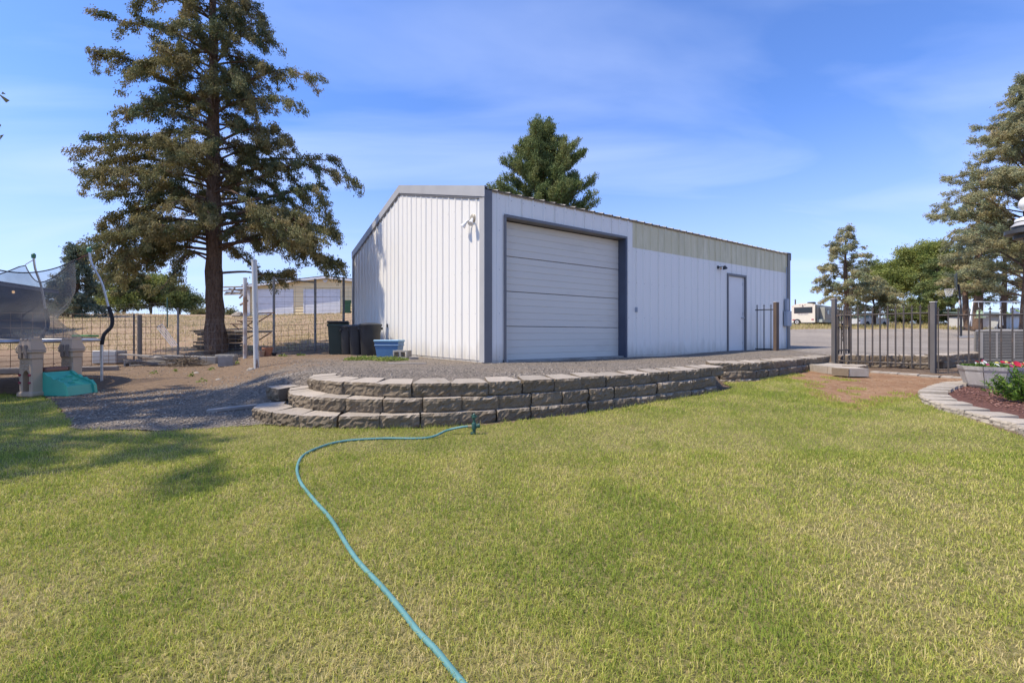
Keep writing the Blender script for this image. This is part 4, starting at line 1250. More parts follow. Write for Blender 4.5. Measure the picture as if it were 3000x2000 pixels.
conifer(2866, 560, 37, 88, 'olive juniper with bare lower trunk behind the basketball hoop', lm=M_JUN2, n=56, seed=24, nleaf=10, lowf=.26, trunkr=.27, prof=[(0, 1.05), (.3, 1.0), (.6, .8), (.8, .5), (1, .1)])
conifer(2832, 700, 38.5, 70, 'smaller juniper just left of the bare-trunked one', lm=M_PINEG, n=36, seed=25, nleaf=9, lowf=.3, trunkr=.2)
conifer(2940, 640, 40, 110, 'bushy juniper filling the gap above the grey outbuilding', lm=M_JUN2, n=50, seed=26, nleaf=10, lowf=.25)
conifer(2745, 770, 50, 75, 'deep green cedar standing right of the white pickup', 'cedar_tree', M_PINEG, n=46, seed=27, nleaf=10, lowf=.1, rise=.5, droop=0, tw_up=.3)
conifer(2560, 820, 49, 85, 'low spreading juniper over the white pickup', lm=M_JUN2, n=40, seed=28, nleaf=9, lowf=.22, prof=[(0, 1.0), (.5, 1.0), (.8, .6), (1, .2)])
conifer(222, 712, 33, 72, 'blue-green spruce behind the trampoline', 'spruce_tree', M_SPRUCE, n=80, seed=29, nleaf=10, prof=[(0, 1.0), (.25, .85), (.5, .6), (.75, .36), (.92, .14), (1, .02)], lowf=.05, rise=.05, droop=.35, tstep=.2, tipdrop=.15, gap=.02, group='trees across the dry field')
conifer(365, 745, 41, 85, 'brownish juniper just right of the spruce', lm=M_JUN, n=44, seed=30, nleaf=10, lowf=.1, group='trees across the dry field')
conifer(170, 830, 44, 60, 'low dark juniper left of the spruce', lm=M_JUN, n=28, seed=31, nleaf=9, lowf=.08, group='trees across the dry field')

def broadleaf(px, py_top, d, half_px, label, seed, name='broadleaf_tree', lm=M_LEAF, bark=M_BARKG, n=42, squash=1.0, nleaf=10, trunkf=.3, group='trees beyond the yard', gap=.1, base_z=None):
    x = ray_x(px, d); z0 = Tz(x, d); zt = zpx(py_top, d); H = zt - z0; Rm = half_px / FPX * d
    r_ = random.Random(seed); lb = []
    px_m = d / 459.0
    hc = z0 + H*(trunkf + (1-trunkf)*.42)
    for i in range(n):
        az = i*2.39996 + r_.uniform(-.4, .4); el = math.asin(min(.99, max(-.5, r_.uniform(-.45, 1.0))))
        rr = r_.uniform(.72, 1.04)
        tip = Vector((x + Rm*rr*math.cos(el)*math.cos(az), d + Rm*.85*rr*math.cos(el)*math.sin(az), hc + (zt - hc)*rr*math.sin(el)*(1.0 if el > 0 else .85)))
        o = Vector((x, d, z0 + H*r_.uniform(trunkf*.8, trunkf + .25)))
        m = o.lerp(tip, .55) + Vector((r_.uniform(-.1, .1)*Rm, r_.uniform(-.1, .1)*Rm, .12*H))
        lb.append({'pts': [o, m, tip], 'start': .35})
    return tree(name, label, (x, d, z0), [(x, d, z0 - .2), (x + .1, d, z0 + H*.2), (x - .05, d, z0 + H*.5), (x, d, z0 + H*.75)], [.03*H, .022*H, .014*H, .02], lb, 'b', lm, bark, nleaf=int(nleaf*2.7),
                leaf=(px_m*1.6, px_m*.9), sig=px_m*2.3, twig=(.12*Rm + .3, .3*Rm + .4), tstep=max(.28, px_m*2.6), clump_step=max(.2, px_m*2.6), group=group, droop=.15, tw_up=.15, seed=seed, gap=gap, twig_r=.012)
broadleaf(2712, 712, 64, 95, 'tallest light green tree in the right background', 41, n=54)
broadleaf(2600, 762, 66, 85, 'light green rounded tree left of the tallest one', 42, n=44)
broadleaf(2790, 745, 70, 70, 'light green tree mostly behind the hoop backboard', 43, n=36)
broadleaf(2655, 905, 55, 60, 'low dark green bush behind the driveway verge', 44, 'shrub', M_PINEG, n=24, trunkf=.05)
broadleaf(2780, 912, 52, 70, 'low dark shrub mass under the hoop net', 49, 'shrub', M_PINEG, n=24, trunkf=.05)
broadleaf(2690, 870, 58, 60, 'mid green bush beside the small white outbuilding', 50, 'shrub', M_LEAF, n=24, trunkf=.05)
broadleaf(440, 808, 43, 85, 'bright green bushy tree left of the tall trunk', 45, n=40, trunkf=.12, group='trees across the dry field')
broadleaf(525, 842, 45, 62, 'small dark green tree touching the tall trunk', 46, lm=M_PINEG, n=32, trunkf=.1, group='trees across the dry field')
broadleaf(345, 850, 40, 60, 'rounded green bush right of the trampoline pole', 47, 'shrub', M_LEAF, n=28, trunkf=.05, group='trees across the dry field')
broadleaf(595, 895, 52, 26, 'far low shrub at the crest right beside the trunk', 48, 'shrub', M_JUN, n=14, trunkf=.05, group='trees across the dry field')
broadleaf(677, 905, 58, 9, 'tiny far shrub on the crest', 51, 'shrub', M_JUN, n=8, trunkf=.05, group='trees across the dry field')
# ------------------------------------------------------------------ left yard
M_RUST = mat('rusty_wire', (.16, .085, .05), .8, metal=.2, col2=(.10, .065, .045), scale=9)
M_GALV = mat('weathered_galvanised', (.24, .235, .225), .6, metal=.4, col2=(.15, .14, .13), scale=7)
M_WOOD = mat('weathered_wood', (.27, .22, .17), .9, col2=(.19, .15, .115), scale=5, stretch=(1, 1, .2), bump=.5, bscale=24, rnd=.18)
M_WOODG = mat('grey_boards', (.34, .31, .27), .9, col2=(.22, .19, .16), scale=4, stretch=(.3, 1, 1), bump=.4, bscale=30, rnd=.22)
M_WOODD = mat('old_dark_boards', (.085, .07, .058), .95, col2=(.13, .105, .085), scale=5, stretch=(.3, 1, 1), rnd=.3)
def painted_rust():
    m, nt, b = _base('white_paint_rust')
    p = _obj(nt)
    sx = nt.nodes.new('ShaderNodeSeparateXYZ'); nt.links.new(p, sx.inputs[0])
    n = _noise(nt, _scale(nt, p, (6, 6, 1.2)), 2.2, 5, lo=.3, hi=.8)
    ad = nt.nodes.new('ShaderNodeMath'); ad.operation = 'MULTIPLY_ADD'; ad.inputs[1].default_value = .9; nt.links.new(sx.outputs['X'], ad.inputs[0])
    ad.inputs[1].default_value = 5.0; nt.links.new(n, ad.inputs[2])
    mr = nt.nodes.new('ShaderNodeMapRange'); mr.inputs[1].default_value = .62; mr.inputs[2].default_value = .80; nt.links.new(ad.outputs[0], mr.inputs[0])
    c = _mixrgb(nt, mr.outputs[0], (.52, .515, .49), (.20, .115, .065))
    nt.links.new(c, b.inputs['Base Color']); b.inputs['Roughness'].default_value = .7
    return m
M_PRUST = painted_rust()

def wire_panel(parent, a, b, za, zb, h, nv, hz, rad, m, sag=0):
    """welded wire between ground points a and b (xy), verticals nv, horizontal heights hz"""
    a = Vector(a); b = Vector(b); mb = MB()
    for z in hz:
        mb.tube([(a.x, a.y, za + z), (b.x, b.y, zb + z)], rad, 3, cap=False)
    for i in range(nv + 1):
        p = a.lerp(b, i/nv); z0 = za + (zb - za)*i/nv
        mb.tube([(p.x, p.y, z0 + hz[0]), (p.x, p.y, z0 + hz[-1])], rad, 3, cap=False)
    return mb.build('wire_mesh', m, parent, world=True)
def pipe_post(parent, x, y, z1, r_, m, name='post', z0=None, lean=(0, 0)):
    mb = MB(); z0 = Tz(x, y) - .15 if z0 is None else z0
    mb.tube([(x, y, z0), (x + lean[0], y + lean[1], z1)], r_, 10)
    return mb.build(name, m, parent, smooth='auto', world=True)
F0, F1, F2 = (-11.9, 6.9), (-10.75, 9.4), (-9.62, 11.9)
FA = (-8.62, 11.85); FB = (-6.95, 13.4); FC = (-6.15, 14.35); FD = (-5.72, 15.6)
g = thing('wire_fence', (*F1, Tz(*F1)), 'rusty cattle-panel fence behind the trampoline', 'fence', group=None)
for a, b in ((F0, F1), (F1, F2)):
    wire_panel(g, a, b, Tz(*a), Tz(*b), 1.27, int((Vector(b) - Vector(a)).length/.17), [.05, .15, .25, .37, .5, .64, .79, .95, 1.11, 1.27], .0058, M_RUST)
wire_panel(g, F2, (-8.95, 11.87), Tz(*F2), Tz(-8.95, 11.87), 1.2, 5, [.05, .15, .25, .37, .5, .64, .79, .95, 1.11, 1.22], .0058, M_RUST)
pipe_post(g, -9.62, 11.86, Tz(-9.62, 11.86) + 1.27, .055, M_WOOD, 'wooden_post')
pipe_post(g, -9.80, 11.9, Tz(-9.8, 11.9) + 1.3, .022, M_GALV, 'steel_post')
pipe_post(g, -10.72, 9.45, Tz(-10.72, 9.45) + 1.35, .05, M_WOOD, 'wooden_post')
g = thing('wire_fence', (*FA, Tz(*FA)), 'thin sheep-wire fence in front of the tall trunk', 'fence')
for a, b in (((-8.95, 11.9), FA), (FA, FB)):
    wire_panel(g, a, b, Tz(*a), Tz(*b), 1.1, int((Vector(b)-Vector(a)).length/.16), [.05, .15, .27, .41, .58, .78, .98, 1.1], .003, M_GALV)
pipe_post(g, FA[0], FA[1], Tz(*FA) + 1.44, .026, M_GALV, 'steel_post')
g = thing('wire_fence', (*FB, Tz(*FB)), 'tall pipe-post wire fence joining the shed corner', 'fence')
for a, b in ((FB, FC), (FC, FD), (FD, (-5.7, 16.4))):
    wire_panel(g, a, b, Tz(*a), Tz(*b), 2.0, max(2, int((Vector(b)-Vector(a)).length/.3)), [.95, 1.05, 1.15, 1.25, 1.4, 1.55, 1.7, 1.85, 2.0], .0026, M_GALV)
    wire_panel(g, a, b, Tz(*a), Tz(*b), .85, max(2, int((Vector(b)-Vector(a)).length/.2)), [.06, .16, .27, .4, .54, .70, .86], .0058, M_RUST)
pipe_post(g, *FB, Tz(*FB) + 2.29, .034, M_GALV); pipe_post(g, *FC, Tz(*FC) + 2.27, .036, M_GALV); pipe_post(g, *FD, zpx(812, 15.6), .04, M_GALV)
mb = MB(); mb.tube([(*FB, Tz(*FB) + 2.24), (*FC, Tz(*FC) + 2.16)], .022, 8); mb.build('top_rail', M_GALV, g, smooth='auto', world=True)
# far woven fence on the rise
fx, fy = ray_x(490, 23), 23
g = thing('wire_fence', (fx, fy, Tz(fx, fy)), 'distant thin wire fence with a green post on the dry slope', 'fence')
a, b = (ray_x(300, 21.5), 21.5), (ray_x(500, 23.2), 23.2)
wire_panel(g, a, b, Tz(*a), Tz(*b), 1.2, 16, [.1, .3, .5, .7, .9, 1.1, 1.25], .003, M_GALV)
pipe_post(g, fx, fy, Tz(fx, fy) + 1.55, .03, mat('green_post_paint', (.05, .12, .08), .6), 'steel_post')

# white poles
def pole(px, d, ytop, r_, label, lean, m):
    x = ray_x(px, d); z0 = Tz(x, d)
    mb = MB(); zt = zpx(ytop, d) - z0
    mb.tube([(0, 0, -.2), (lean*.5, 0, zt*.5), (lean, 0, zt)], [r_, r_, r_*.98], 16)
    mb.tube([(lean, 0, zt - .01), (lean, 0, zt + .012)], r_*1.05, 16)
    o = mb.build('pole', m, None, smooth='auto'); o.location = (x, d, z0)
    return tag(o, label, 'pole', 'old painted poles')
pole(752, 9.45, 763, .052, 'thick white pole with rust streaks standing on the gravel bank', -.05, M_PRUST)
pole(718, 12.1, 815, .05, 'thinner half-rusted pole between trunk and thick white pole', -.0, mat('rust_over_white', (.30, .19, .12), .8, col2=(.60, .59, .57), scale=1.3, stretch=(1, 1, .8), lo=.42, hi=.55))
# rusty bracket rack with a board
rk = thing('bracket_rack', (ray_x(745, 12.2), 12.2, Tz(ray_x(745, 12.2), 12.2)), 'rusty angle-iron brackets hung between the poles', 'rack')
def bar(pts, d=12.2, r_=.016, name='bracket'):
    mb = MB(); mb.tube([pt(x, y, d) for x, y in pts], r_, 4); mb.build(name, M_RUST, rk, world=True)
for pts in ([(757, 918), (803, 916)], [(758, 942), (795, 919)], [(695, 940), (741, 940)], [(703, 941), (743, 964)], [(743, 941), (724, 953)], [(674, 949), (713, 950)], [(682, 951), (699, 963)],
            [(722, 933), (742, 933)], [(758, 996), (795, 973)], [(722, 993), (742, 982)]):
    bar(pts)
mb = MB()
prof = []
n = 20
lo_, hi_ = ray_x(684, 12.25), ray_x(802, 12.25); zc = zpx(969, 12.25)
top = []; bot = []
for i in range(n):
    a = 2*math.pi*i/n; sgn = math.cos(a)
    top.append(((lo_ + hi_)/2 + (hi_ - lo_)/2*(abs(sgn)**.8)*(1 if sgn > 0 else -1), 12.3 + .17*math.sin(a)))
mb.prism(top, zc - .022, zc + .012)
mb.prism([((x - (lo_+hi_)/2)*.86 + (lo_+hi_)/2, 12.3 + (y - 12.3)*.7) for x, y in top], zc - .05, zc - .0221)
o = mb.build('oval_board', mat('dull_oval_board', (.30, .27, .22), .7, col2=(.22, .19, .15), scale=5), None)
tag(o, 'long oval board lying across the rusty brackets', 'board')
# clay pot and friends
def pot(px, d, r_, h, m, label, cat='pot', name='flower_pot', lip=True):
    x = ray_x(px, d); mb = MB()
    pr = [(r_*.68, 0), (r_*.93, h*.78), (r_*1.0, h*.78), (r_, h), (r_*.9, h), (r_*.84, h*.8), (r_*.6, h*.1), (0, h*.1)]
    mb.lathe(pr, 18); o = mb.build(name, m, None, smooth='auto'); o.location = (x, d, Tz(x, d) + .012)
    return tag(o, label, cat)
M_CLAY = mat('terracotta', (.36, .16, .085), .85, col2=(.29, .125, .07), scale=6)
pot(783, 12.3, .145, .245, M_CLAY, 'terracotta flower pot beside the fence post')
pot(803, 12.35, .065, .09, mat('black_plastic', (.018, .018, .02), .5), 'small black plastic pot right of the terracotta pot')
pot(766, 12.1, .085, .16, mat('dusty_clay', (.33, .20, .13), .9, col2=(.27, .2, .15), scale=5), 'smaller dusty clay pot left of the terracotta pot')
# concrete blocks
M_CINDER = mat('cinder_block', (.33, .31, .28), .95, col2=(.25, .23, .205), scale=5, bump=.5, bscale=60, bdist=.006, spec=.15)
def cinder(loc, rot, label, L=.40, Wd=.19, H=.19, up=False, cat='concrete block', holes=True):
    mb = MB()
    t = .035
    if holes:
        mb.box(-L/2, L/2, -Wd/2, -Wd/2 + t, 0, H); mb.box(-L/2, L/2, Wd/2 - t, Wd/2, 0, H)
        for x in (-L/2, -t/2, L/2 - t): mb.box(x, x + t, -Wd/2 + t, Wd/2 - t, 0, H)
    else: mb.bbox(-L/2, L/2, -Wd/2, Wd/2, 0, H, .008)
    o = mb.build('concrete_block', M_CINDER, None); o.location = loc; o.rotation_euler = rot
    return tag(o, label, cat)
def gl(px, d, dz=0.0):
    x = ray_x(px, d); return Vector((x, d, Tz(x, d) + .012 + dz))
cinder(gl(612, 11.6), (0, 0, .05), 'solid concrete block left of the pair in front of the trunk', .44, .2, .19, holes=False)
cinder(gl(664, 11.75), (0, 0, .08), 'solid concrete block right of the pair in front of the trunk', .47, .2, .19, holes=False)
cinder(gl(664, 10.75), (0, 0, .35), 'small open concrete trough nearest the thick white pole', .30, .24, .23)
cinder(gl(391, 11.4), (R(90), 0, .25), 'cinder block lying by the wooden fence post', .26, .19, .16)
cinder(gl(1185, 11.1, .1) , (R(90), 0, -.35), 'cinder block with its two holes showing beside the blue tote', .40, .19, .19)
mb = MB(); mb.bbox(-.1, .1, -.05, .05, 0, .06, .005); o = mb.build('brick', M_CINDER, None); o.location = gl(1213, 10.75); o.rotation_euler.z = .3; tag(o, 'short grey brick piece right of the cinder block', 'brick')
# boards, wood piles
def board(name, L, Wd, Tk, loc, rot, m, parent=None):
    mb = MB(); mb.box(-L/2, L/2, -Wd/2, Wd/2, 0, Tk)
    o = mb.build(name, m, parent); o.location = Vector(loc) - (root_off(parent) if parent else Vector()); o.rotation_euler = rot
    return o
o = board('plank', .75, .10, .02, gl(1192, 8.9), (0, 0, .06), M_WOODG); tag(o, 'short pale plank flat on the gravel before the shed', 'plank')
o = board('plank', .62, .13, .03, (-3.05, 5.35, Tz(-3.05, 5.35) + .01), (.0, -.06, .42), M_WOODG); o.location = (-3.35, 5.6, Tz(-3.35, 5.6) + .015); tag(o, 'weathered plank beside the left end of the block wall', 'plank')
x0, d0 = ray_x(652, 14.9), 14.9
wp = thing('wood_pile', (x0, d0, Tz(x0, d0)), 'dark stack of old boards behind the tall trunk', 'wood pile')
r_ = random.Random(5)
for i in range(11):
    for j in range(2):
        board('plank', 1.25 + r_.uniform(-.2, .2), .22, .045, (x0 + r_.uniform(-.12, .12), d0 - .2 + j*.3 + r_.uniform(-.04, .04), Tz(x0, d0) + .055*i), (0, r_.uniform(-.015, .015), r_.uniform(-.05, .05)), M_WOODD, wp)
board('cover_sheet', 1.55, .7, .02, (x0 - .06, d0, Tz(x0, d0) + .63), (.06, -.03, .02), M_WOODD, wp)
x0, d0 = ray_x(470, 11.3), 11.3
lp = thing('lumber_pile', (x0, d0, Tz(x0, d0)), 'heap of loose grey boards by the steel fence post', 'wood pile')
for i in range(13):
    L = r_.uniform(.5, 1.3)
    board('plank', L, r_.uniform(.07, .14), .03, (x0 + r_.uniform(-.5, .55), d0 + r_.uniform(-.25, .35), Tz(x0, d0) + .02 + .022*i*.9), (r_.uniform(-.08, .08), r_.uniform(-.12, .12), r_.uniform(-.5, .5)), M_WOODG, lp)
board('plank', 1.15, .16, .05, (x0 + .72, d0 + .35, Tz(x0 + .7, d0) + .12), (0, -.12, .2), M_WOOD, lp)
# brush heap
bx_ = ray_x(545, 11.2); mb = MB()
for i in range(170):
    a = r_.uniform(0, 6.28); q = r_.uniform(0, .42); c = Vector((bx_ + q*math.cos(a)*1.2, 11.2 + q*math.sin(a), Tz(bx_, 11.2) + r_.uniform(0, .22)*(1 - q)))
    dv = Vector((r_.gauss(0, 1), r_.gauss(0, 1), r_.gauss(0, .5))).normalized()*r_.uniform(.1, .26)
    mb.tube([c - dv, c + dv*.2 + Vector((0, 0, .02)), c + dv], .005, 3, cap=False)
o = mb.build('brush_heap', mat('dry_twigs', (.20, .15, .10), .9, col2=(.13, .10, .07), scale=20), None); tag(o, 'tangle of dry twigs at the foot of the steel fence post', kind='stuff')
# leaning metal grate
gr_ = thing('metal_grate', gl(500, 11.7), 'grey metal rods leaning over the boards by the fence', 'grate')
for i in range(4):
    mb = MB(); mb.tube([pt(459 + i*5.5, 958 - i*2.5, 11.9), pt(505 + i*5, 1016 - i*1.5, 11.6)], .007, 6); mb.build('rod', M_STEEL, gr_, world=True)
mb = MB(); mb.tube([pt(459, 958, 11.9), pt(476, 950, 11.9)], .012, 6); mb.build('cross_bar', M_STEEL, gr_, world=True)
# white box behind the trampoline leg
mb = MB(); mb.bbox(-.29, .29, -.2, .2, 0, .33, .02); o = mb.build('storage_box', mat('dull_white_plastic', (.45, .44, .42), .6, col2=(.36, .35, .33), scale=3), None); o.location = gl(322, 11.9); o.rotation_euler.z = .1
tag(o, 'dull white storage box behind the wire by the trampoline leg', 'box')
mb = MB(); mb.lathe([(.10, 0), (.105, .1), (.1, .2), (0, .2)], 12, (0, 0, 0), Matrix.Rotation(R(75), 4, 'X')); o = mb.build('log', M_WOOD, None, smooth='auto'); o.location = gl(214, 9.0, .08)
tag(o, 'short cut log behind the right climber tower', 'log')
mb = MB(); mb.bbox(-1.6, 1.6, -.06, .06, 0, .12, .01); o = mb.build('timber', M_WOODG, None); o.location = gl(70, 9.6); o.rotation_euler.z = .35; tag(o, 'long timber lying under the trampoline', 'timber')

# bins by the shed
M_BIN = mat('black_bin_plastic', (.020, .021, .022), .48, col2=(.032, .033, .034), scale=4, rnd=.25)
M_BING = mat('dark_green_bin', (.022, .042, .030), .5, col2=(.03, .05, .038), scale=4)
def can(px, d, r_, h, label, m, lid=True):
    t = thing('trash_can', gl(px, d), label, 'trash can', group='bins along the gable wall', rz=random.uniform(0, 1))
    mb = MB(); mb.lathe([(r_*.80, 0), (r_*.82, .02), (r_*.93, h*.72), (r_*.97, h*.72), (r_*.97, h*.76), (r_*.95, h*.76), (r_, h*.9), (r_*1.03, h*.9), (r_*1.03, h*.93), (r_*.9, h*.93)], 24); mb.build('body', m, t, smooth='auto')
    mb = MB(); mb.lathe([(r_*1.07, h*.90), (r_*1.08, h*.94), (r_*.98, h*.965), (r_*.6, h*.99), (r_*.2, h), (0, h)], 24); mb.build('lid', m, t, smooth='auto')
    for s in (-1, 1):
        mb = MB(); mb.bbox(s*r_*1.0 - .03, s*r_*1.0 + .03, -.07, .07, h*.78, h*.86, .01); mb.build('handle', m, t)
    return t
can(1020, 13.25, .215, .86, 'slim black trash can behind two rounder ones', M_BIN)
can(1047, 13.0, .23, .86, 'black trash can second from the shed wall', M_BIN)
can(1085, 12.75, .30, .905, 'widest black trash can against the gable wall', M_BIN)
wb = thing('wheeled_bin', gl(992, 13.6), 'tall dark green wheeled bin farthest left by the shed', 'wheeled bin', rz=.3, group='bins along the gable wall')
mb = MB(); q = [(-.22, -.26, 0), (.22, -.26, 0), (.22, .26, 0), (-.22, .26, 0), (-.28, -.33, .9), (.28, -.33, .9), (.28, .33, .9), (-.28, .33, .9)]
mb.add(q, [(3, 2, 1, 0), (0, 1, 5, 4), (1, 2, 6, 5), (2, 3, 7, 6), (3, 0, 4, 7), (4, 5, 6, 7)]); mb.bbox(-.30, .30, -.35, .35, .82, .90, .01); mb.build('body', M_BING, wb)
mb = MB(); mb.bbox(-.30, .30, -.37, .36, .91, .98, .025); mb.build('lid', M_BIN, wb)
mb = MB(); mb.tube([(-.26, .40, .88), (.26, .40, .88)], .018, 8); mb.build('handle', M_BIN, wb, smooth='auto')
for s in (-1, 1):
    mb = MB(); mb.lathe([(.1, -.03), (.1, .03)], 14, (s*.25, .3, .1), Matrix.Rotation(R(90), 4, 'Y')); mb.build('wheel', M_BIN, wb)
# blue tote
tt_ = thing('storage_tote', gl(1141, 11.45), 'blue plastic storage tote against the gable wall', 'tote', rz=-.12)
M_BLUE = mat('blue_plastic', (.075, .175, .33), .45, col2=(.06, .15, .29), scale=3)
mb = MB(); q = [(-.25, -.17, 0), (.25, -.17, 0), (.25, .17, 0), (-.25, .17, 0), (-.305, -.21, .40), (.305, -.21, .40), (.305, .21, .40), (-.305, .21, .40)]
mb.add(q, [(3, 2, 1, 0), (0, 1, 5, 4), (1, 2, 6, 5), (2, 3, 7, 6), (3, 0, 4, 7), (4, 5, 6, 7)]); mb.bbox(-.31, .31, -.215, .215, .30, .33, .008); mb.build('body', M_BLUE, tt_)
mb = MB(); mb.bbox(-.325, .325, -.23, .23, .402, .45, .015); mb.build('rim', mat('pale_blue_plastic', (.17, .33, .48), .45), tt_)
# bright weeds
WEED = leaf_mat('weed_leaf', (.10, .17, .03), (.22, .28, .06), (.38, .38, .12), trans=.35)
def weed_patch(spots, name, label, hmax=.16):
    P_, A_ = [], []
    for (px, d, r0, n) in spots:
        x = ray_x(px, d)
        a = rng.uniform(0, 6.283, n); q = r0*np.sqrt(rng.uniform(0, 1, n)); X = x + q*np.cos(a)*1.4; Y = d + q*np.sin(a)
        P_.append(np.column_stack([X, Y, T(X, Y) + .02 + rng.uniform(0, hmax, n)*(1 - .6*q/r0)])); A_.append(rng.normal(0, 1, (n, 3)) + np.array([0, 0, .5]))
    P_ = np.concatenate(P_); A_ = np.concatenate(A_); n = len(P_)
    v, f = leaves(P_, A_, rng.uniform(.04, .09, n), rng.uniform(.018, .035, n))
    o = mesh_np(name, v, f, WEED, attrs={'tint': np.repeat(rng.uniform(0, 1, n), 3)}); return tag(o, label, kind='stuff')
weed_patch([(1035, 10.0, .14, 130), (1065, 10.2, .2, 250), (1100, 10.1, .2, 300), (1135, 9.8, .2, 350), (1155, 10.0, .22, 380), (1085, 10.5, .2, 160)], 'weeds', 'bright green weeds growing in the gravel before the tote', .10)
weed_patch([(560, 9.0, .05, 22), (620, 10.2, .05, 20), (830, 12.0, .08, 40), (880, 12.6, .08, 40), (450, 9.5, .05, 18), (690, 11.0, .06, 40), (510, 9.9, .05, 15), (590, 8.2, .04, 12)], 'small_weeds', 'scattered small weeds on the bare soil', .07)

# ------------------------------------------------------------------ trampoline
TC = Vector((-9.07, 7.03)); TR = 2.05; TZ0 = Tz(-8.2, 7.6); TZR = 1.005
tp_ = thing('trampoline', (TC.x, TC.y, Tz(TC.x, TC.y)), 'round trampoline with a sagging black safety net', 'trampoline')
def circ(a, r_=TR): return (TC.x + r_*math.cos(a), TC.y + r_*math.sin(a))
mb = MB(); mb.tube([(*circ(2*math.pi*i/48), TZR) for i in range(49)], .024, 8, cap=False); mb.build('rim', M_STEEL, tp_, smooth=True, world=True)
M_BLACKF = mat('black_fabric', (.028, .028, .030), .85, col2=(.045, .045, .048), scale=8)
mb = MB(); n = 40
mb.v = [(*circ(2*math.pi*i/n, 1.78), TZR + .035) for i in range(n)]; mb.f = [tuple(range(n))]
mb.build('mat', M_BLACKF, tp_, world=True)
mb = MB()
for i in range(n):
    a0, a1 = 2*math.pi*i/n, 2*math.pi*(i+1)/n
    k = len(mb.v); mb.v += [(*circ(a0, 1.80), TZR + .05), (*circ(a1, 1.80), TZR + .05), (*circ(a1, 2.02), TZR + .04 + .01*math.sin(9*a1)), (*circ(a0, 2.02), TZR + .04 + .01*math.sin(9*a0))]; mb.f.append((k, k+3, k+2, k+1))
mb.build('spring_pad', M_BLACKF, tp_, world=True)
mb = MB()
a = R(50); mb.bbox(-.25, .25, -.09, .09, 0, .035, .012, rot_xy(R(-20), (*circ(R(52), 1.88), TZR + .06))); mb.build('pad_scrap', mat('green_pad', (.10, .30, .08), .6), tp_, world=True)
PA = [R(41.5), R(97), R(152), R(207), R(262), R(316)]
M_CAP = mat('green_plastic_cap', (.05, .19, .10), .5)
M_FOAM = mat('black_foam', (.018, .018, .02), .8)
tops = []
for k, a in enumerate(PA):
    c = Vector((*circ(a, TR + .03), 0)); out = Vector((math.cos(a), math.sin(a), 0)); tg = Vector((-out.y, out.x, 0))
    zg = Tz(c.x, c.y)
    lo = [(c + out*.0 + Vector((0, 0, zg - .03))), (c + Vector((0, 0, TZR - .05)))]
    mb = MB(); mb.tube(lo, .022, 8); mb.tube([lo[0] + tg*.34, lo[0] + tg*.34 + Vector((0, 0, .4)), lo[0] + tg*.20 + Vector((0, 0, TZR - zg - .02))], .02, 8)
    mb.tube([lo[0] - tg*.03, lo[0] + tg*.37], .021, 8); mb.build('leg', M_STEEL, tp_, smooth='auto', world=True)
    s = 1
    P_ = [c + Vector((0, 0, TZR - .08)), c + out*.03 + Vector((0, 0, TZR + .1)), c + out*.13 + Vector((0, 0, TZR + .25)), c + out*.14 + Vector((0, 0, TZR + .42)), c + out*.09 + Vector((0, 0, TZR + .62))]
    Q_ = [P_[-1], c + out*.0 + Vector((0, 0, TZR + 1.05)), c - out*.13 + Vector((0, 0, 2.38)), c - out*.17 + Vector((0, 0, 2.62))]
    mb = MB(); mb.tube(catmull(P_, 5), .032, 10); mb.build('foam_sleeve', M_FOAM, tp_, smooth='auto', world=True)
    mb = MB(); mb.tube(catmull(Q_, 5), .018, 8); mb.build('pole', M_STEEL, tp_, smooth='auto', world=True)
    mb = MB(); mb.lathe([(.026, -.05), (.034, -.04), (.036, .02), (.02, .045), (0, .047)], 10, Q_[-1] + Vector((0, 0, .02))); mb.build('pole_cap', M_CAP, tp_, smooth='auto', world=True)
    tops.append(Q_[-1])
    mb = MB(); tie = c - out*.34 + Vector((0, 0, 2.44)); mb.tube([Q_[-1] - Vector((0, 0, .06)), tie], .006, 5); mb.build('tie_cord', mat('maroon_cord', (.16, .03, .03), .8), tp_, world=True)
def net_mat():
    m, nt, b = _base('trampoline_net')
    b.inputs['Base Color'].default_value = (.20, .195, .19, 1); b.inputs['Roughness'].default_value = .8
    tr_ = nt.nodes.new('ShaderNodeBsdfTransparent'); ms = nt.nodes.new('ShaderNodeMixShader')
    n = _noise(nt, _scale(nt, _obj(nt), (3, 3, 1)), 1.5, 3, lo=.2, hi=.8)
    mr = nt.nodes.new('ShaderNodeMapRange'); mr.inputs[3].default_value = .26; mr.inputs[4].default_value = .44; nt.links.new(n, mr.inputs[0])
    nt.links.new(mr.outputs[0], ms.inputs[0]); nt.links.new(tr_.outputs[0], ms.inputs[1]); nt.links.new(b.outputs[0], ms.inputs[2])
    nt.links.new(ms.outputs[0], nt.nodes['Material Output'].inputs['Surface'])
    return m
M_NET = net_mat()
def net_point(a, v):
    """a: angle, v: 0 bottom .. 1 top edge"""
    aa = [PA[-1] - 2*math.pi] + PA + [PA[0] + 2*math.pi]
    while a < aa[0]: a += 2*math.pi
    while a > aa[-1]: a -= 2*math.pi
    for i in range(len(aa)-1):
        if aa[i] <= a <= aa[i+1]:
            t = (a - aa[i]) / (aa[i+1] - aa[i]); break
    k = math.sin(math.pi*t)**.8
    zt = 2.46 - .40*k; rt = 1.74 - .32*k
    z = TZR + .05 + (zt - TZR - .05)*v
    waist = .34*math.exp(-((v - .25)/.22)**2)
    r_ = 1.93 + (rt - 1.93)*v - waist - .05*math.sin(11*a)*math.sin(math.pi*v)
    return (*circ(a, r_), z)
NA, NV = 120, 14
mb = MB()
for j in range(NV + 1):
    for i in range(NA): mb.v.append(net_point(2*math.pi*i/NA, j/NV))
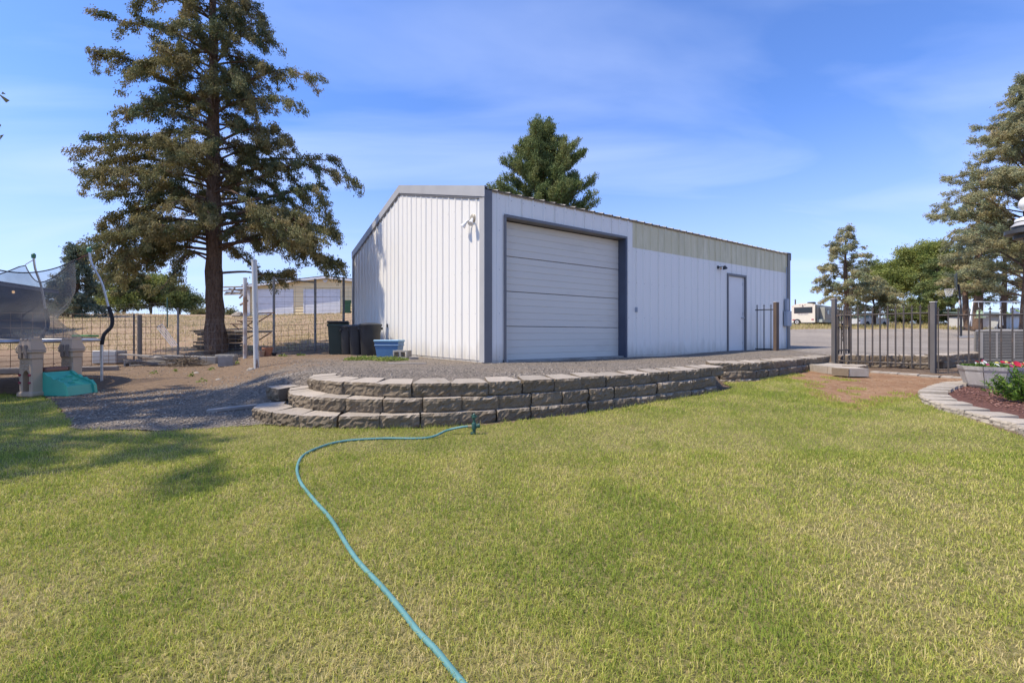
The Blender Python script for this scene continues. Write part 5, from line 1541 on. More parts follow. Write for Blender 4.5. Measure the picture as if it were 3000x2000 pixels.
for j in range(NV):
    for i in range(NA):
        i2 = (i+1) % NA; mb.f.append((j*NA+i, j*NA+i2, (j+1)*NA+i2, (j+1)*NA+i))
mb.build('safety_net', M_NET, tp_, smooth=True, world=True)
mb = MB(); mb.tube([net_point(2*math.pi*i/NA, 1.0) for i in range(NA + 1)], .010, 5, cap=False); mb.build('net_hem', M_BLACKF, tp_, smooth=True, world=True)

# ------------------------------------------------------------------ toddler climber
CL = Vector((-6.87, 6.86)); cl = thing('toddler_climber', (CL.x, CL.y, Tz(CL.x, CL.y) + .01), 'tan plastic toddler climber with turret towers and green slide', 'climber', rz=R(84))
M_TAN = mat('tan_plastic', (.50, .355, .235), .5, col2=(.45, .32, .21), scale=4)
M_TEAL = mat('teal_green_plastic', (.065, .42, .28), .38, col2=(.06, .37, .25), scale=3)
M_BRN = mat('brown_plastic', (.23, .105, .07), .5)
M_REDP = mat('red_plastic_bolt', (.32, .03, .05), .4)
M_RECESS = mat('tan_recess', (.27, .20, .15), .6)
M1 = Matrix(((1, 0, 0, 0), (0, 0, 1, 0), (0, 1, 0, 0), (0, 0, 0, 1)))
for sx_ in (-1, 1):
    Mt = Matrix.Translation((sx_*.275, 0, 0)) @ Matrix.Rotation(R(-90), 4, 'Z')   # window face looks along local -X
    t_ = MB()
    for s in (-1, 1): t_.bbox(s*.078 - .026, s*.078 + .026, -.075, .075, 0, .46, .012, Mt)
    arch = [(-.10, .27), (-.052, .27), (-.05, .32), (-.03, .36), (0, .372), (.03, .36), (.05, .32), (.052, .27), (.10, .27), (.10, .53), (-.10, .53)]
    t_.prism(arch, -.066, .066, Mt @ M1)
    t_.bbox(-.125, .125, -.105, .105, -.01, .075, .025, Mt)
    tow = t_.build('tower', M_TAN, cl, smooth='auto')
    for row in range(3):
        for c in range(2):
            mb = MB(); x0 = -.062 + c*.064 + (.012 if row % 2 else 0)
            mb.bbox(x0 - .016, x0 + .040, -.076, -.062, .40 + row*.042 - .014, .40 + row*.042 + .016, .004, Mt); mb.build('brick_relief', M_TAN, tow)
    mb = MB(); mb.bbox(-.105, .105, -.088, .088, .53, .64, .014, Mt); mb.bbox(-.128, .128, -.108, .108, .615, .665, .018, Mt)
    q = [(-.124, -.104, .664), (.124, -.104, .664), (.124, .104, .664), (-.124, .104, .664), (-.088, -.07, .80), (.088, -.07, .80), (.088, .07, .80), (-.088, .07, .80)]
    mb.add([Mt @ Vector(p) for p in q], [(0, 1, 5, 4), (1, 2, 6, 5), (2, 3, 7, 6), (3, 0, 4, 7), (4, 5, 6, 7)])
    for s in (-.066, 0, .066): mb.bbox(s - .023, s + .023, -.078, .078, .785, .83, .008, Mt)
    tur = mb.build('turret', M_TAN, cl, smooth='auto')
    for s in (-1, 1):
        mb = MB(); c = s*.042; mb.prism([(c - .024, .545), (c + .024, .545), (c + .024, .715), (c + .010, .735), (c - .010, .735), (c - .024, .715)], -.112, -.07, Mt @ M1); mb.build('window_recess', M_RECESS, tur)
    for z in (.20, .31):
        for s in (-1, 1):
            mb = MB(); mb.lathe([(.016, 0), (.016, .015), (.009, .022), (0, .022)], 8, (0, 0, 0), Matrix.Rotation(R(90), 4, 'X')); mb.v = [tuple(Mt @ (Vector(v) + Vector((s*.078, -.075, z)))) for v in mb.v]; mb.build('bolt', M_REDP, cl)
mb = MB(); mb.bbox(-.165, .165, -.09, .10, .335, .40, .016); mb.build('platform', M_BRN, cl)
# slide: a steep wavy board with raised sides and foot grips
mb = MB(); prof = [(-.092, .334), (-.12, .29), (-.21, .235), (-.32, .20), (-.42, .165), (-.47, .14), (-.50, .0)]
V = []
for y, z in prof:
    for x in (-.20, -.15, .15, .20): V.append((x, y, z))
nP = len(prof)
mb.add(V, [(i*4+j, i*4+j+1, (i+1)*4+j+1, (i+1)*4+j) for i in range(nP-1) for j in range(3)])
slide = mb.build('slide', M_TEAL, cl, smooth='auto')
for s in (-1, 1):
    pr = [(-.09, .0), (-.09, .34), (-.13, .325), (-.19, .275), (-.23, .28), (-.28, .235), (-.33, .24), (-.39, .20), (-.44, .198), (-.50, .13), (-.52, .0)]
    Mx = Matrix(((0, 0, 1, 0), (1, 0, 0, 0), (0, 1, 0, 0), (0, 0, 0, 1)))
    mb = MB(); mb.prism(pr, s*.19 - .022, s*.19 + .022, Mx); mb.build('side_rail', M_TEAL, slide)
for x, y, z in ((-.07, -.24, .232), (.06, -.31, .21), (-.06, -.39, .182), (.08, -.18, .26)):
    mb = MB(); mb.lathe([(.045, -.01), (.04, .014), (.025, .02), (0, .021)], 10, (x, y, z), Matrix.Rotation(R(20), 4, 'X'), sx=1.0, sy=.6); mb.build('foot_grip', M_TEAL, slide, smooth='auto')

# ------------------------------------------------------------------ yellow garage across the field
GD = 37.0
gx0, gx1 = ray_x(727, GD), ray_x(1191, GD); gz = zpx(925, GD); ge = zpx(838, GD); gpk = zpx(812, GD); gxm = (gx0 + gx1)/2
M_YEL = mat('pale_yellow_siding', (.86, .70, .40), .7, col2=(.80, .65, .37), scale=1.3, rnd=.04)
M_TRIM = mat('white_trim_paint', (.72, .72, .71), .5, col2=(.66, .66, .65), scale=4)
yg = thing('yellow_garage', (gxm, GD, gz), 'pale yellow garage with two white doors across the field', 'garage')
yw0 = -gxm
def gz_top(x): return ge + (gpk - ge)*(1 - abs(x - gxm)/(gx1 - gxm))
doors = [(ray_x(750, GD), ray_x(857, GD), zpx(850, GD)), (ray_x(892, GD), ray_x(994, GD), zpx(850, GD))]
mb = MB(); mb.add([(gx0, GD + .06, gz - .5), (gx1, GD + .06, gz - .5), (gx1, GD + .06, ge), (gxm, GD + .06, gpk), (gx0, GD + .06, ge)], [(0, 1, 2, 3, 4)])
mb.box(gx0, gx0 + .1, GD + .07, GD + 9, gz - .5, ge); mb.box(gx1 - .1, gx1, GD + .07, GD + 9, gz - .5, ge); mb.box(gx0, gx1, GD + 9, GD + 9.1, gz - .5, ge); mb.build('wall', M_YEL, yg, world=True)
bz = gz - .1
while bz < gpk - .05:
    z1 = min(bz + .235, gpk - .01)
    segs = [(gx0, gx1)]
    for (a, b, tz_) in doors:
        if bz < tz_:
            segs = [s2 for (s, e) in segs for s2 in ((s, min(e, a)), (max(s, b), e)) if s2[1] - s2[0] > .02]
    for s, e in segs:
        zm = z1
        if zm > ge:
            half = (gx1 - gxm)*(1 - (zm - ge)/(gpk - ge)) if gpk > ge else 0
            s, e = max(s, gxm - half), min(e, gxm + half)
        if e - s < .1: continue
        mb = MB(); mb.add([(s, GD + .012, bz), (e, GD + .012, bz), (e, GD + .048, z1), (s, GD + .048, z1), (s, GD + .055, bz), (e, GD + .055, bz)], [(0, 1, 2, 3), (4, 5, 1, 0)])
        mb.build('siding_board', M_YEL, yg, world=True)
    bz += .235
for a, b, tz_ in doors:
    mb = MB(); mb.box(a - .08, a, GD - .02, GD + .1, gz - .1, tz_ + .08); mb.box(b, b + .08, GD - .02, GD + .1, gz - .1, tz_ + .08); mb.box(a, b, GD - .02, GD + .1, tz_, tz_ + .08)
    dr = mb.build('door_frame', M_TRIM, yg, world=True)
    h = (tz_ - gz + .1)/4
    for k in range(4):
        mb = MB(); mb.bbox(a + .005, b - .005, GD + .0, GD + .04, gz - .1 + k*h + .008, gz - .1 + (k+1)*h - .008, .01); mb.build('door_section', M_TRIM, dr, world=True)
mb = MB(); mb.box(gx0 - .05, gx0 + .16, GD - .03, GD + .011, gz - .2, ge - .02); mb.build('corner_board', M_TRIM, yg, world=True)
M_SHING = mat('dark_shingles', (.075, .072, .07), .9, col2=(.05, .048, .046), scale=6)
for sgn, xa in ((1, gx0 - .35), (-1, gx1 + .35)):
    mb = MB(); ze = ge - .35*(gpk-ge)/(gx1-gxm) + .10; zp = gpk + .10
    mb.add([(xa, GD - .35, ze), (gxm, GD - .35, zp), (gxm, GD + 9.3, zp), (xa, GD + 9.3, ze), (xa, GD - .35, ze - .06), (gxm, GD - .35, zp - .06), (gxm, GD + 9.3, zp - .06), (xa, GD + 9.3, ze - .06)], [(0, 1, 2, 3), (7, 6, 5, 4), (0, 4, 5, 1), (1, 5, 6, 2), (2, 6, 7, 3), (3, 7, 4, 0)])
    mb.build('roof', M_SHING, yg, world=True)
    mb = MB(); mb.add([(xa, GD - .36, ze - .22), (gxm, GD - .36, zp - .22), (gxm, GD - .36, zp - .061), (xa, GD - .36, ze - .061)], [(0, 1, 2, 3)]); mb.add([(xa, GD - .33, ze - .22), (gxm, GD - .33, zp - .22), (gxm, GD - .33, zp - .061), (xa, GD - .33, ze - .061)], [(3, 2, 1, 0)]); mb.build('rake_board', M_TRIM, yg, world=True)
mb = MB(); mb.lathe([(.2, 0), (.2, .03), (.15, .03), (0, .02)], 16, (ray_x(953, GD), GD - .0, zpx(820, GD)), Matrix.Rotation(R(90), 4, 'X')); mb.build('gable_vent', M_TRIM, yg, world=True)
wb2 = copy_tree(wb); tag(wb2, 'green wheeled bin beside the yellow garage door', 'wheeled bin', 'bins across the field')
del wb2['group']; wb2['group'] = 'bins across the field'
wb2.location = (ray_x(1017, 36), 36, Tz(ray_x(1017, 36), 36) + .01)
for c in wb2.children:
    if c.name.startswith('body'):
        c.data = c.data.copy(); c.data.materials[0] = mat('green_bin', (.04, .13, .06), .5)
    if c.name.startswith('lid'):
        c.data = c.data.copy(); c.data.materials[0] = mat('green_bin', (.04, .13, .06), .5)
# broken lean-to left of the garage
lt = thing('lean_to_frame', (ray_x(690, 36.5), 36.5, Tz(ray_x(690, 36.5), 36.5)), 'broken wooden lean-to frame at the left of the yellow garage', 'lean-to')
def lbar(a, b, r_=.06, m=M_WOODG, d=36.5, name='beam', dd=0.0):
    mb = MB(); p, q = pt(*a, d), pt(*b, d + dd); mb.tube([p, q], r_, 4); mb.build(name, m, lt, world=True)
lbar((655, 841), (727, 840)); lbar((655, 851), (727, 846)); lbar((657, 862), (715, 861)); lbar((700, 862), (727, 828), .05)
lbar((676, 860), (688, 843), .08); lbar((701, 873), (712, 862), .09); lbar((703, 893), (726, 880), .1); lbar((722, 925), (722, 838), .07, name='post')
lbar((662, 858), (712, 858), .10, dd=2); lbar((670, 847), (720, 852), .08, dd=1)
# rocks on the crest
for (px, d, s, lab) in ((700, 36, .38, 'tan boulder on the crest left of the yellow garage'), (686, 37, .22, 'smaller pale rock left of the crest boulder')):
    bm = bmesh.new(); bmesh.ops.create_icosphere(bm, subdivisions=2, radius=s)
    for v in bm.verts: v.co *= 1 + .25*mnoise.noise(v.co*4); v.co.z *= .8
    me = bpy.data.meshes.new('rock'); bm.to_mesh(me); bm.free(); me.materials.append(mat('tan_rock', (.36, .30, .22), .9, col2=(.26, .22, .17), scale=4))
    o = bpy.data.objects.new('rock', me); link(o); x = ray_x(px, d); o.location = (x, d, Tz(x, d) + s*.3); tag(o, lab, 'rock')
# dark house behind the trampoline net
hA, hB = Vector((-20.2, 14.5)), Vector((-23.0, 22.6))
dh = thing('dark_house', (-23.5, 19, Tz(-22, 19)), 'dark slate-sided house seen through the trampoline net', 'house')
t_ = (hB - hA).normalized(); nl_ = Vector((-t_.y, t_.x))
hz0, hz1 = Tz(-22, 18) - .3, 3.30
M_HOUSE = mat('dark_slate_siding', (.045, .05, .062), .7, col2=(.035, .04, .05), scale=2)
k = 0; z = hz0
mb = MB(); q = [tuple(hA), tuple(hB), tuple(hB + nl_*6), tuple(hA + nl_*6)]; mb.prism(q[::-1] if False else q, hz0, hz1); mb.build('wall', M_HOUSE, dh, world=True)
while z < hz1 - .05:
    mb = MB(); a, b = hA - nl_*.02, hB - nl_*.02; a2, b2 = hA - nl_*.004, hB - nl_*.004
    mb.add([(a.x, a.y, z), (b.x, b.y, z), (b2.x, b2.y, z + .2), (a2.x, a2.y, z + .2), (a2.x, a2.y, z), (b2.x, b2.y, z)], [(0, 1, 2, 3), (4, 5, 1, 0), (3, 2, 1, 0)]); mb.build('siding_board', M_HOUSE, dh, world=True); z += .2
mb = MB(); e0, e1 = hA - nl_*.4 - t_*.4, hB - nl_*.4 + t_*.3; f0, f1 = hA + nl_*3, hB + nl_*3 + t_*.3
mb.add([(e0.x, e0.y, hz1 + .02), (e1.x, e1.y, hz1 + .02), (f1.x, f1.y, hz1 + .35), (f0.x, f0.y, hz1 + .35), (e0.x, e0.y, hz1 - .03), (e1.x, e1.y, hz1 - .03)], [(0, 3, 2, 1), (4, 0, 1, 5), (5, 1, 0, 4)]); mb.build('roof', M_SHING, dh, world=True)
mb = MB(); mb.add([(e0.x, e0.y, hz1 - .13), (e1.x, e1.y, hz1 - .13), (e1.x, e1.y, hz1 + .04), (e0.x, e0.y, hz1 + .04)], [(0, 1, 2, 3), (3, 2, 1, 0)]); mb.build('fascia', mat('grey_fascia', (.25, .25, .26), .6), dh, world=True)
lp_ = hA.lerp(hB, .72) - nl_*.1
mb = MB(); mb.lathe([(.0, -.06), (.04, -.05), (.05, .03), (.025, .06), (0, .065)], 10, (lp_.x, lp_.y, hz1 - .3))
m_, nt_, b_ = _base('porch_bulb'); b_.inputs['Base Color'].default_value = (.9, .6, .3, 1); b_.inputs['Emission Color'].default_value = (1, .62, .3, 1); b_.inputs['Emission Strength'].default_value = .8
mb.build('porch_light', m_, dh, world=True)

# bark, cones and clods littering the bare soil under the big juniper
x = rng.normal(-8.0, 1.6, 2600); y = rng.normal(11.4, 1.7, 2600); k = (y > 8) & (y < 14.2) & (x < -5.2) & (x > -12)
x, y = x[k], y[k]
v, f, tt = stones(x, y, T(x, y) + .012, rng.uniform(.006, .024, len(x))*(1 + 1.2*(rng.uniform(0, 1, len(x)) > .96)), .5)
o = mesh_np('soil_litter', v, f, leaf_mat('litter', (.09, .06, .04), (.20, .145, .10), (.38, .31, .235), trans=0, rough=.95), attrs={'tint': tt})
tag(o, 'bark bits and clods littering the soil below the tall juniper', kind='stuff')
for i, (px, d, s_, lab) in enumerate(((575, 9.6, .05, 'small pale stone on the soil left of the thick white pole'), (735, 9.3, .07, 'flat stone at the foot of the thick white pole'), (640, 8.4, .045, 'small stone on the bank below the concrete trough'))):
    bm = bmesh.new(); bmesh.ops.create_icosphere(bm, subdivisions=2, radius=s_)
    for vv in bm.verts: vv.co *= 1 + .3*mnoise.noise(vv.co*18 + Vector((i*5, 0, 0))); vv.co.z *= .5
    me = bpy.data.meshes.new('stone'); bm.to_mesh(me); bm.free(); me.materials.append(mat('pale_stone', (.42, .37, .30), .9, col2=(.32, .28, .23), scale=12))
    o = bpy.data.objects.new('stone', me); link(o); xx = ray_x(px, d); o.location = (xx, d, Tz(xx, d) + s_*.3); tag(o, lab, 'stone')
# ------------------------------------------------------------------ iron fence and gate
M_IRON = mat('weathered_black_iron', (.085, .068, .056), .7, metal=.1, col2=(.06, .052, .046), scale=9, col3=(.22, .135, .085), scale3=5, lo3=.55, hi3=.75)
M_IRONB = mat('black_iron', (.018, .018, .02), .5, metal=.2, col2=(.03, .029, .028), scale=9)
M_POST = mat('weathered_iron_post', (.14, .125, .115), .7, metal=.1, col2=(.10, .09, .083), scale=4, stretch=(1, 1, .3), col3=(.20, .14, .10), scale3=3.0, lo3=.58, hi3=.75)
M_CAPS = mat('pale_post_cap', (.55, .53, .50), .6)
def sq_post(parent, x, y, z0, z1, w, m, name='post', rz=.4, cap=True):
    mb = MB(); M_ = rot_xy(rz, (x, y, 0)); mb.bbox(-w/2, w/2, -w/2, w/2, z0, z1, .006, M_); o = mb.build(name, m, parent, world=True)
    if cap:
        mb = MB(); mb.bbox(-w/2 - .008, w/2 + .008, -w/2 - .008, w/2 + .008, z1 + .001, z1 + .018, .004, M_); mb.build('cap', M_CAPS, o, world=True)
    return o
def picket_mesh(h, m, r_=.012):
    mb = MB(); mb.box(-r_, r_, -r_, r_, 0, h - .12)
    mb.lathe([(.006, h - .13), (.016, h - .118), (.016, h - .105), (.007, h - .095), (.007, h - .07), (.014, h - .05), (.004, h - .008), (0, h)], 6)
    for s in (-1, 1): mb.box(s*.006 - .0, s*.03, -.005, .005, h - .078, h - .060) if s > 0 else mb.box(-.03, -.006, -.005, .005, h - .078, h - .060)
    me_o = mb.build('picket', m, None); me = me_o.data; bpy.data.objects.remove(me_o); return me
PK = {}
def iron_panel(parent, a, b, za, zb, zr0, zr1, n, h, m, first=.5, z_low=.08, rails=True):
    """a,b xy; za/zb bottom z of pickets at both ends; rails at zr0, zr1 above that"""
    a = Vector(a); b = Vector(b); off = root_off(parent); rz = math.atan2((b-a).y, (b-a).x)
    key = (round(h, 3), m.name)
    if key not in PK: PK[key] = picket_mesh(h, m)
    for i in range(n):
        t = (i + first)/n; p = a.lerp(b, t)
        o = bpy.data.objects.new('picket', PK[key]); link(o, parent)
        o.location = Vector((p.x, p.y, za + (zb - za)*t)) - off; o.rotation_euler.z = rz
    if rails:
        for zr in (zr0, zr1):
            mb = MB(); mb.tube([(a.x, a.y, za + zr), (b.x, b.y, zb + zr)], .0165, 4); mb.build('rail', m, parent, world=True)
P1 = (7.86, 11.2); P2 = (8.83, 9.62); P3 = (9.95, 8.62); P0 = (8.37, 14.55)
fen = thing('iron_fence', (*P2, Tz(*P2)), 'weathered black iron picket fence right of the open gate', 'fence')
sq_post(fen, *P1, .40, zpx(876, 11.2), .09, M_POST); sq_post(fen, *P2, .25, zpx(886, 9.62), .085, M_POST); sq_post(fen, *P3, .2, 1.78, .10, M_POST)
iron_panel(fen, P1, P2, .40, .40, .075, 1.165, 13, 1.36, M_IRON)
iron_panel(fen, P2, P3, .31, .29, .075, 1.20, 10, 1.38, M_IRON)
ge_ = (8.66, 11.78)
gat = thing('iron_gate', (*P1, .6), 'open iron gate swung back behind the left fence post', 'gate')
iron_panel(gat, (P1[0] + .06, P1[1] + .05), ge_, .62, .62, .10, .96, 6, 1.22, M_IRON)
mb = MB(); mb.box(-.02, .02, -.02, .02, .62, 1.72, rot_xy(.6, (*ge_, 0))); mb.build('stile', mat('brown_stile', (.20, .145, .10), .7, col2=(.14, .10, .075), scale=5), gat, world=True)
mb = MB(); mb.tube([(P1[0] + .06, P1[1] + .05, 1.30), (*ge_, 1.30)], .012, 4); mb.build('rail', M_IRON, gat, world=True)
# vertical scrollwork ornament hung on the gate
gs = Vector((P1[0] + .40, P1[1] + .27))
sg = thing('gate_ornament', (gs.x, gs.y - .03, 1.0), 'black vertical scrollwork ornament hung on the gate', 'ornament', rz=.6)
r_ = random.Random(9); z = .36
mb = MB(); mb.tube([(0, 0, -.14), (0, 0, .38)], .006, 5); mb.build('stem', M_IRONB, sg)
for w, h in ((.11, .045), (.06, .03), (.085, .035), (.055, .03), (.085, .035), (.06, .04), (.05, .025), (.06, .04)):
    mb = MB(); n = 12; ring = [Vector((w/2*math.cos(2*math.pi*i/n), 0, z + h/2*math.sin(2*math.pi*i/n))) for i in range(n + 1)]
    mb.tube(ring, .017, 5, cap=False); mb.tube([(-w/2, 0, z - h*.3), (0, 0, z + h*.35), (w/2, 0, z - h*.2)], .016, 5); mb.build('scroll', M_IRONB, sg); z -= h + .022
# short panel by the shed
spn = thing('iron_fence', (*P0, Tz(*P0)), 'short black iron panel on a brown post beside the shed corner', 'fence')
sq_post(spn, *P0, .4, zpx(886, 14.55), .12, mat('brown_wood_post', (.13, .09, .065), .85, col2=(.09, .062, .045), scale=5, stretch=(1, 1, .2)), rz=.3)
iron_panel(spn, (7.92, 14.95), P0, .58, .58, .07, 1.33, 3, 1.52, M_IRONB, first=.28)

# ------------------------------------------------------------------ cooling unit
ac = thing('cooling_unit', (12.9, 12.1, Tz(12.9, 12.1)), 'grey outdoor cooling unit behind the iron fence at right', 'cooling unit', rz=R(-38))
M_AC = mat('grey_unit_metal', (.27, .25, .225), .5, col2=(.23, .215, .195), scale=3)
M_ACD = mat('dark_fin_coil', (.12, .115, .11), .7)
S_ = .43; Hc = .84
mb = MB(); mb.box(-S_ + .03, S_ - .03, -S_ + .03, S_ - .03, .1, Hc - .05); mb.build('coil', M_ACD, ac)
mb = MB(); mb.bbox(-S_ - .005, S_ + .005, -S_ - .005, S_ + .005, Hc - .06, Hc, .015); mb.lathe([(.30, Hc + .001), (.30, Hc + .02), (.27, Hc + .02), (.27, Hc + .002)], 20); mb.build('top_cover', M_AC, ac)
mb = MB(); mb.bbox(-S_ - .01, S_ + .01, -S_ - .01, S_ + .01, .02, .10, .01); mb.build('base_pan', M_ACD, ac)
for sx_ in (-1, 1):
    for sy_ in (-1, 1):
        mb = MB(); mb.box(sx_*S_ - .03, sx_*S_ + .03, sy_*S_ - .03, sy_*S_ + .03, .101, Hc - .061); mb.build('corner_post', M_AC, ac)
for k in range(17):
    z = .13 + k*.039
    for q in range(4):
        if q in (1, 2): continue
        Mq = Matrix.Rotation(q*math.pi/2, 4, 'Z')
        mb = MB(); mb.box(-S_ + .032, S_ - .032, -S_ - .008, -S_ + .012, z, z + .016, Mq); mb.build('louvre', M_AC, ac)
for x_ in (-.15, .15):
    mb = MB(); mb.box(x_ - .02, x_ + .02, -S_ - .014, -S_ - .009, .11, Hc - .065); mb.build('guard_strip', M_AC, ac)
mb = MB(); mb.bbox(-.6, .6, -.6, .6, -.03, .06, .01); o = mb.build('concrete_pad', M_CONC, None); o.location = (12.9, 12.1, Tz(12.9, 12.1) - .03); o.rotation_euler.z = R(-38); tag(o, 'square concrete pad under the cooling unit', 'pad')
ac.location.z += .03

# ------------------------------------------------------------------ half-barrel planter with flowers
pxx, pyy = gp(2903, 1142)
pl = thing('barrel_planter', (pxx, pyy, Tz(pxx, pyy) + .045), 'weathered grey wooden half-barrel planter in the mulch bed', 'planter', rz=.2)
M_STAVE = mat('grey_stave', (.50, .46, .41), .85, col2=(.42, .38, .335), scale=3, stretch=(4, 4, .4), bump=.3, bscale=30, rnd=.10, col3=(.58, .54, .48), scale3=6)
NS = 9; rb, rt, hp = .305, .40, .345
for k in range(NS):
    a0, a1 = 2*math.pi*k/NS + .012, 2*math.pi*(k+1)/NS - .012
    V = []
    for z, r0 in ((.02, rb), (hp*.80, rb + (rt-rb)*.80), (hp, rt)):
        for a in (a0, a1):
            for th in (0, .03): V.append(((r0 - th)*math.cos(a), (r0 - th)*math.sin(a), z))
    F = []
    for l in range(2):
        b0 = l*4; b1 = b0 + 4
        F += [(b0, b0+2, b1+2, b1), (b0+1, b1+1, b1+3, b0+3), (b0, b1, b1+1, b0+1), (b0+2, b0+3, b1+3, b1+2)]
    F += [(8, 10, 11, 9), (0, 1, 3, 2)]
    mb = MB(); mb.add(V, F); mb.build('stave', M_STAVE, pl)
M_HOOP = mat('galvanised_hoop', (.42, .43, .45), .45, metal=.7, col2=(.30, .29, .28), scale=9)
for z in (.035, hp*.80):
    r0 = (rb + (rt - rb)*z/hp) * math.cos(math.pi/NS)*1.0
    ring = []
    for k in range(NS): ring.append(2*math.pi*k/NS)
    mb = MB(); V = []; 
    for a in ring:
        r1 = (rb + (rt - rb)*z/hp) + .004
        for zz, rr in ((z - .014, r1 - .004), (z + .014, r1 + .004)): V.append((rr*math.cos(a), rr*math.sin(a), zz))
    mb.add(V, [(2*k, 2*((k+1) % NS), 2*((k+1) % NS)+1, 2*k+1) for k in range(NS)]); mb.build('hoop', M_HOOP, pl)
mb = MB(); mb.lathe([(rt - .05, hp - .05), (0, hp - .03)], NS); mb.build('soil', mat('potting_soil', (.06, .042, .03), .95), pl)
mb = MB(); mb.lathe([(rb - .02, .0), (rb - .02, .03)], NS); mb.build('bottom_board', M_STAVE, pl)
# petunias: leafy mass plus trumpet blossoms
pet = thing('petunia_plants', (pxx, pyy, Tz(pxx, pyy) + .36), 'red, white and yellow petunias blooming in the barrel planter', 'flowers')
n = 1500; a = rng.uniform(0, 6.283, n); q = .36*np.sqrt(rng.uniform(0, 1, n))
Pz = rng.uniform(-.02, .085, n)*(1.1 - q/.5)
v, f = leaves(np.column_stack([q*np.cos(a), q*np.sin(a), Pz]), rng.normal(0, 1, (n, 3)) + np.array([0, 0, .3]), rng.uniform(.03, .06, n), rng.uniform(.015, .03, n))
PETM = leaf_mat('petunia_leaf', (.05, .11, .02), (.10, .17, .03), (.18, .24, .05), trans=.3)
mesh_np('foliage', v, f, PETM, pet, attrs={'tint': np.repeat(rng.uniform(0, 1, n), 3)})
def blossom(loc, s, m, tilt):
    mb = MB(); n_ = 10; V = [(0, 0, -s*.5)]
    for k in range(n_):
        rr = s*(1.0 if k % 2 == 0 else .82); V.append((rr*math.cos(2*math.pi*k/n_), rr*math.sin(2*math.pi*k/n_), .12*s*math.sin(k*2.1)))
    mb.add(V, [(0, 1 + k, 1 + (k+1) % n_) for k in range(n_)])
    o = mb.build('blossom', m, pet, smooth=True); o.location = loc; o.rotation_euler = tilt
M_FR = mat('red_petal', (.42, .012, .035), .6); M_FW = mat('white_petal', (.62, .61, .58), .6); M_FY = mat('yellow_petal', (.62, .52, .16), .6); M_FM = mat('magenta_petal', (.30, .03, .09), .6)
r_ = random.Random(4)
for i in range(30):
    a = r_.uniform(0, 6.28); q = .37*math.sqrt(r_.random()); x_ = q*math.cos(a)
    u = x_/.37
    mm = r_.choice([M_FR, M_FM, None, None]) if u < -.5 else (r_.choice([M_FW, M_FW, M_FM, None]) if u < .05 else (r_.choice([M_FR, M_FR, M_FY]) if u < .45 else r_.choice([M_FY, M_FY, M_FR])))
    if mm is None: continue
    blossom((x_, q*math.sin(a), r_.uniform(.05, .10)), r_.uniform(.022, .04), mm, (r_.uniform(.2, 1.0), r_.uniform(-.4, .4), 0))
blossom((.06, -.33, .085), .062, M_FR, (.9, 0, 0)); blossom((.27, -.26, .075), .052, M_FY, (.9, .2, 0))
# shrub at the right edge
sx0, sy0 = ray_x(2998, 6.0), 6.0
shb = thing('shrub', (sx0, sy0, Tz(sx0, sy0)), 'glossy green shrub at the right edge of the mulch bed', 'shrub')
mb = MB(); cc = []; ax_ = []
for i in range(70):
    a = r_.uniform(0, 6.28); e = r_.uniform(.15, 1.4); L = r_.uniform(.26, .40); d = Vector((math.cos(a)*math.cos(e), math.sin(a)*math.cos(e), math.sin(e)))
    p0 = Vector((0, 0, .05)); p1 = p0 + d*L*.6 + Vector((0, 0, .04)); p2 = p0 + d*L + Vector((0, 0, .07))
    mb.tube([p0, p1, p2], .004, 3, cap=False)
    for k in range(34):
        t = r_.uniform(.25, 1.05); c = p0.lerp(p2, t); cc.append(tuple(c)); ax_.append(tuple(d*.6 + Vector((r_.gauss(0, .7), r_.gauss(0, .7), r_.gauss(.15, .6)))))
mb.build('stems', M_BARKG, shb)
cc = np.array(cc); ax_ = np.array(ax_); n = len(cc)
axn = ax_/np.linalg.norm(ax_, axis=1, keepdims=True)
v, f = leaves(cc + axn*.03, axn, rng.uniform(.05, .085, n), rng.uniform(.014, .022, n))
mesh_np('crown', v, f, leaf_mat('shrub_leaf', (.05, .12, .015), (.12, .22, .03), (.24, .34, .06), trans=.3, rough=.45), shb, attrs={'tint': np.repeat(rng.uniform(0, 1, n), 3)})

# ------------------------------------------------------------------ lantern post at the right edge
LD = 5.0; lxx = ray_x(3016, LD)
lnt = thing('lantern_post', (lxx, LD, Tz(lxx, LD)), 'dark garden lantern post with white ball finial at the right edge', 'lantern')
zb_ = zpx(596, LD) - Tz(lxx, LD)
q = LD/FPX
M_LW = mat('white_enamel', (.80, .79, .77), .4); M_LD = mat('charcoal_lantern_metal', (.045, .045, .048), .4, col2=(.06, .06, .062), scale=8)
mb = MB(); mb.lathe([(0, -23*q)] + [(23*q*math.cos(t), 23*q*math.sin(t)) for t in np.linspace(-1.45, 1.45, 14)] + [(0, 23*q)], 20, (0, 0, zb_)); mb.build('ball_finial', M_LW, lnt, smooth=True)
mb = MB(); mb.lathe([(8*q, 22*q*-1), (10*q, -36*q), (30*q, -44*q), (31*q, -51*q), (28*q, -52*q)], 20, (0, 0, zb_)); mb.build('collar', M_LW, lnt, smooth='auto')
mb = MB(); mb.lathe([(28*q, -53*q), (38*q, -64*q), (40*q, -66*q), (36*q, -67*q)], 20, (0, 0, zb_)); mb.build('cap', M_ASH, lnt, smooth='auto')
mb = MB(); mb.lathe([(36*q, -67.5*q), (36*q, -76*q), (52*q, -77*q), (52*q, -88*q), (34*q, -92*q), (33*q, -102*q), (14*q, -103*q)], 20, (0, 0, zb_)); mb.build('canopy', M_LD, lnt, smooth='auto')
mb = MB(); mb.lathe([(12*q, -103*q), (9*q, -130*q), (9*q, -zb_)], 14, (0, 0, zb_)); mb.build('post', M_LD, lnt, smooth='auto')

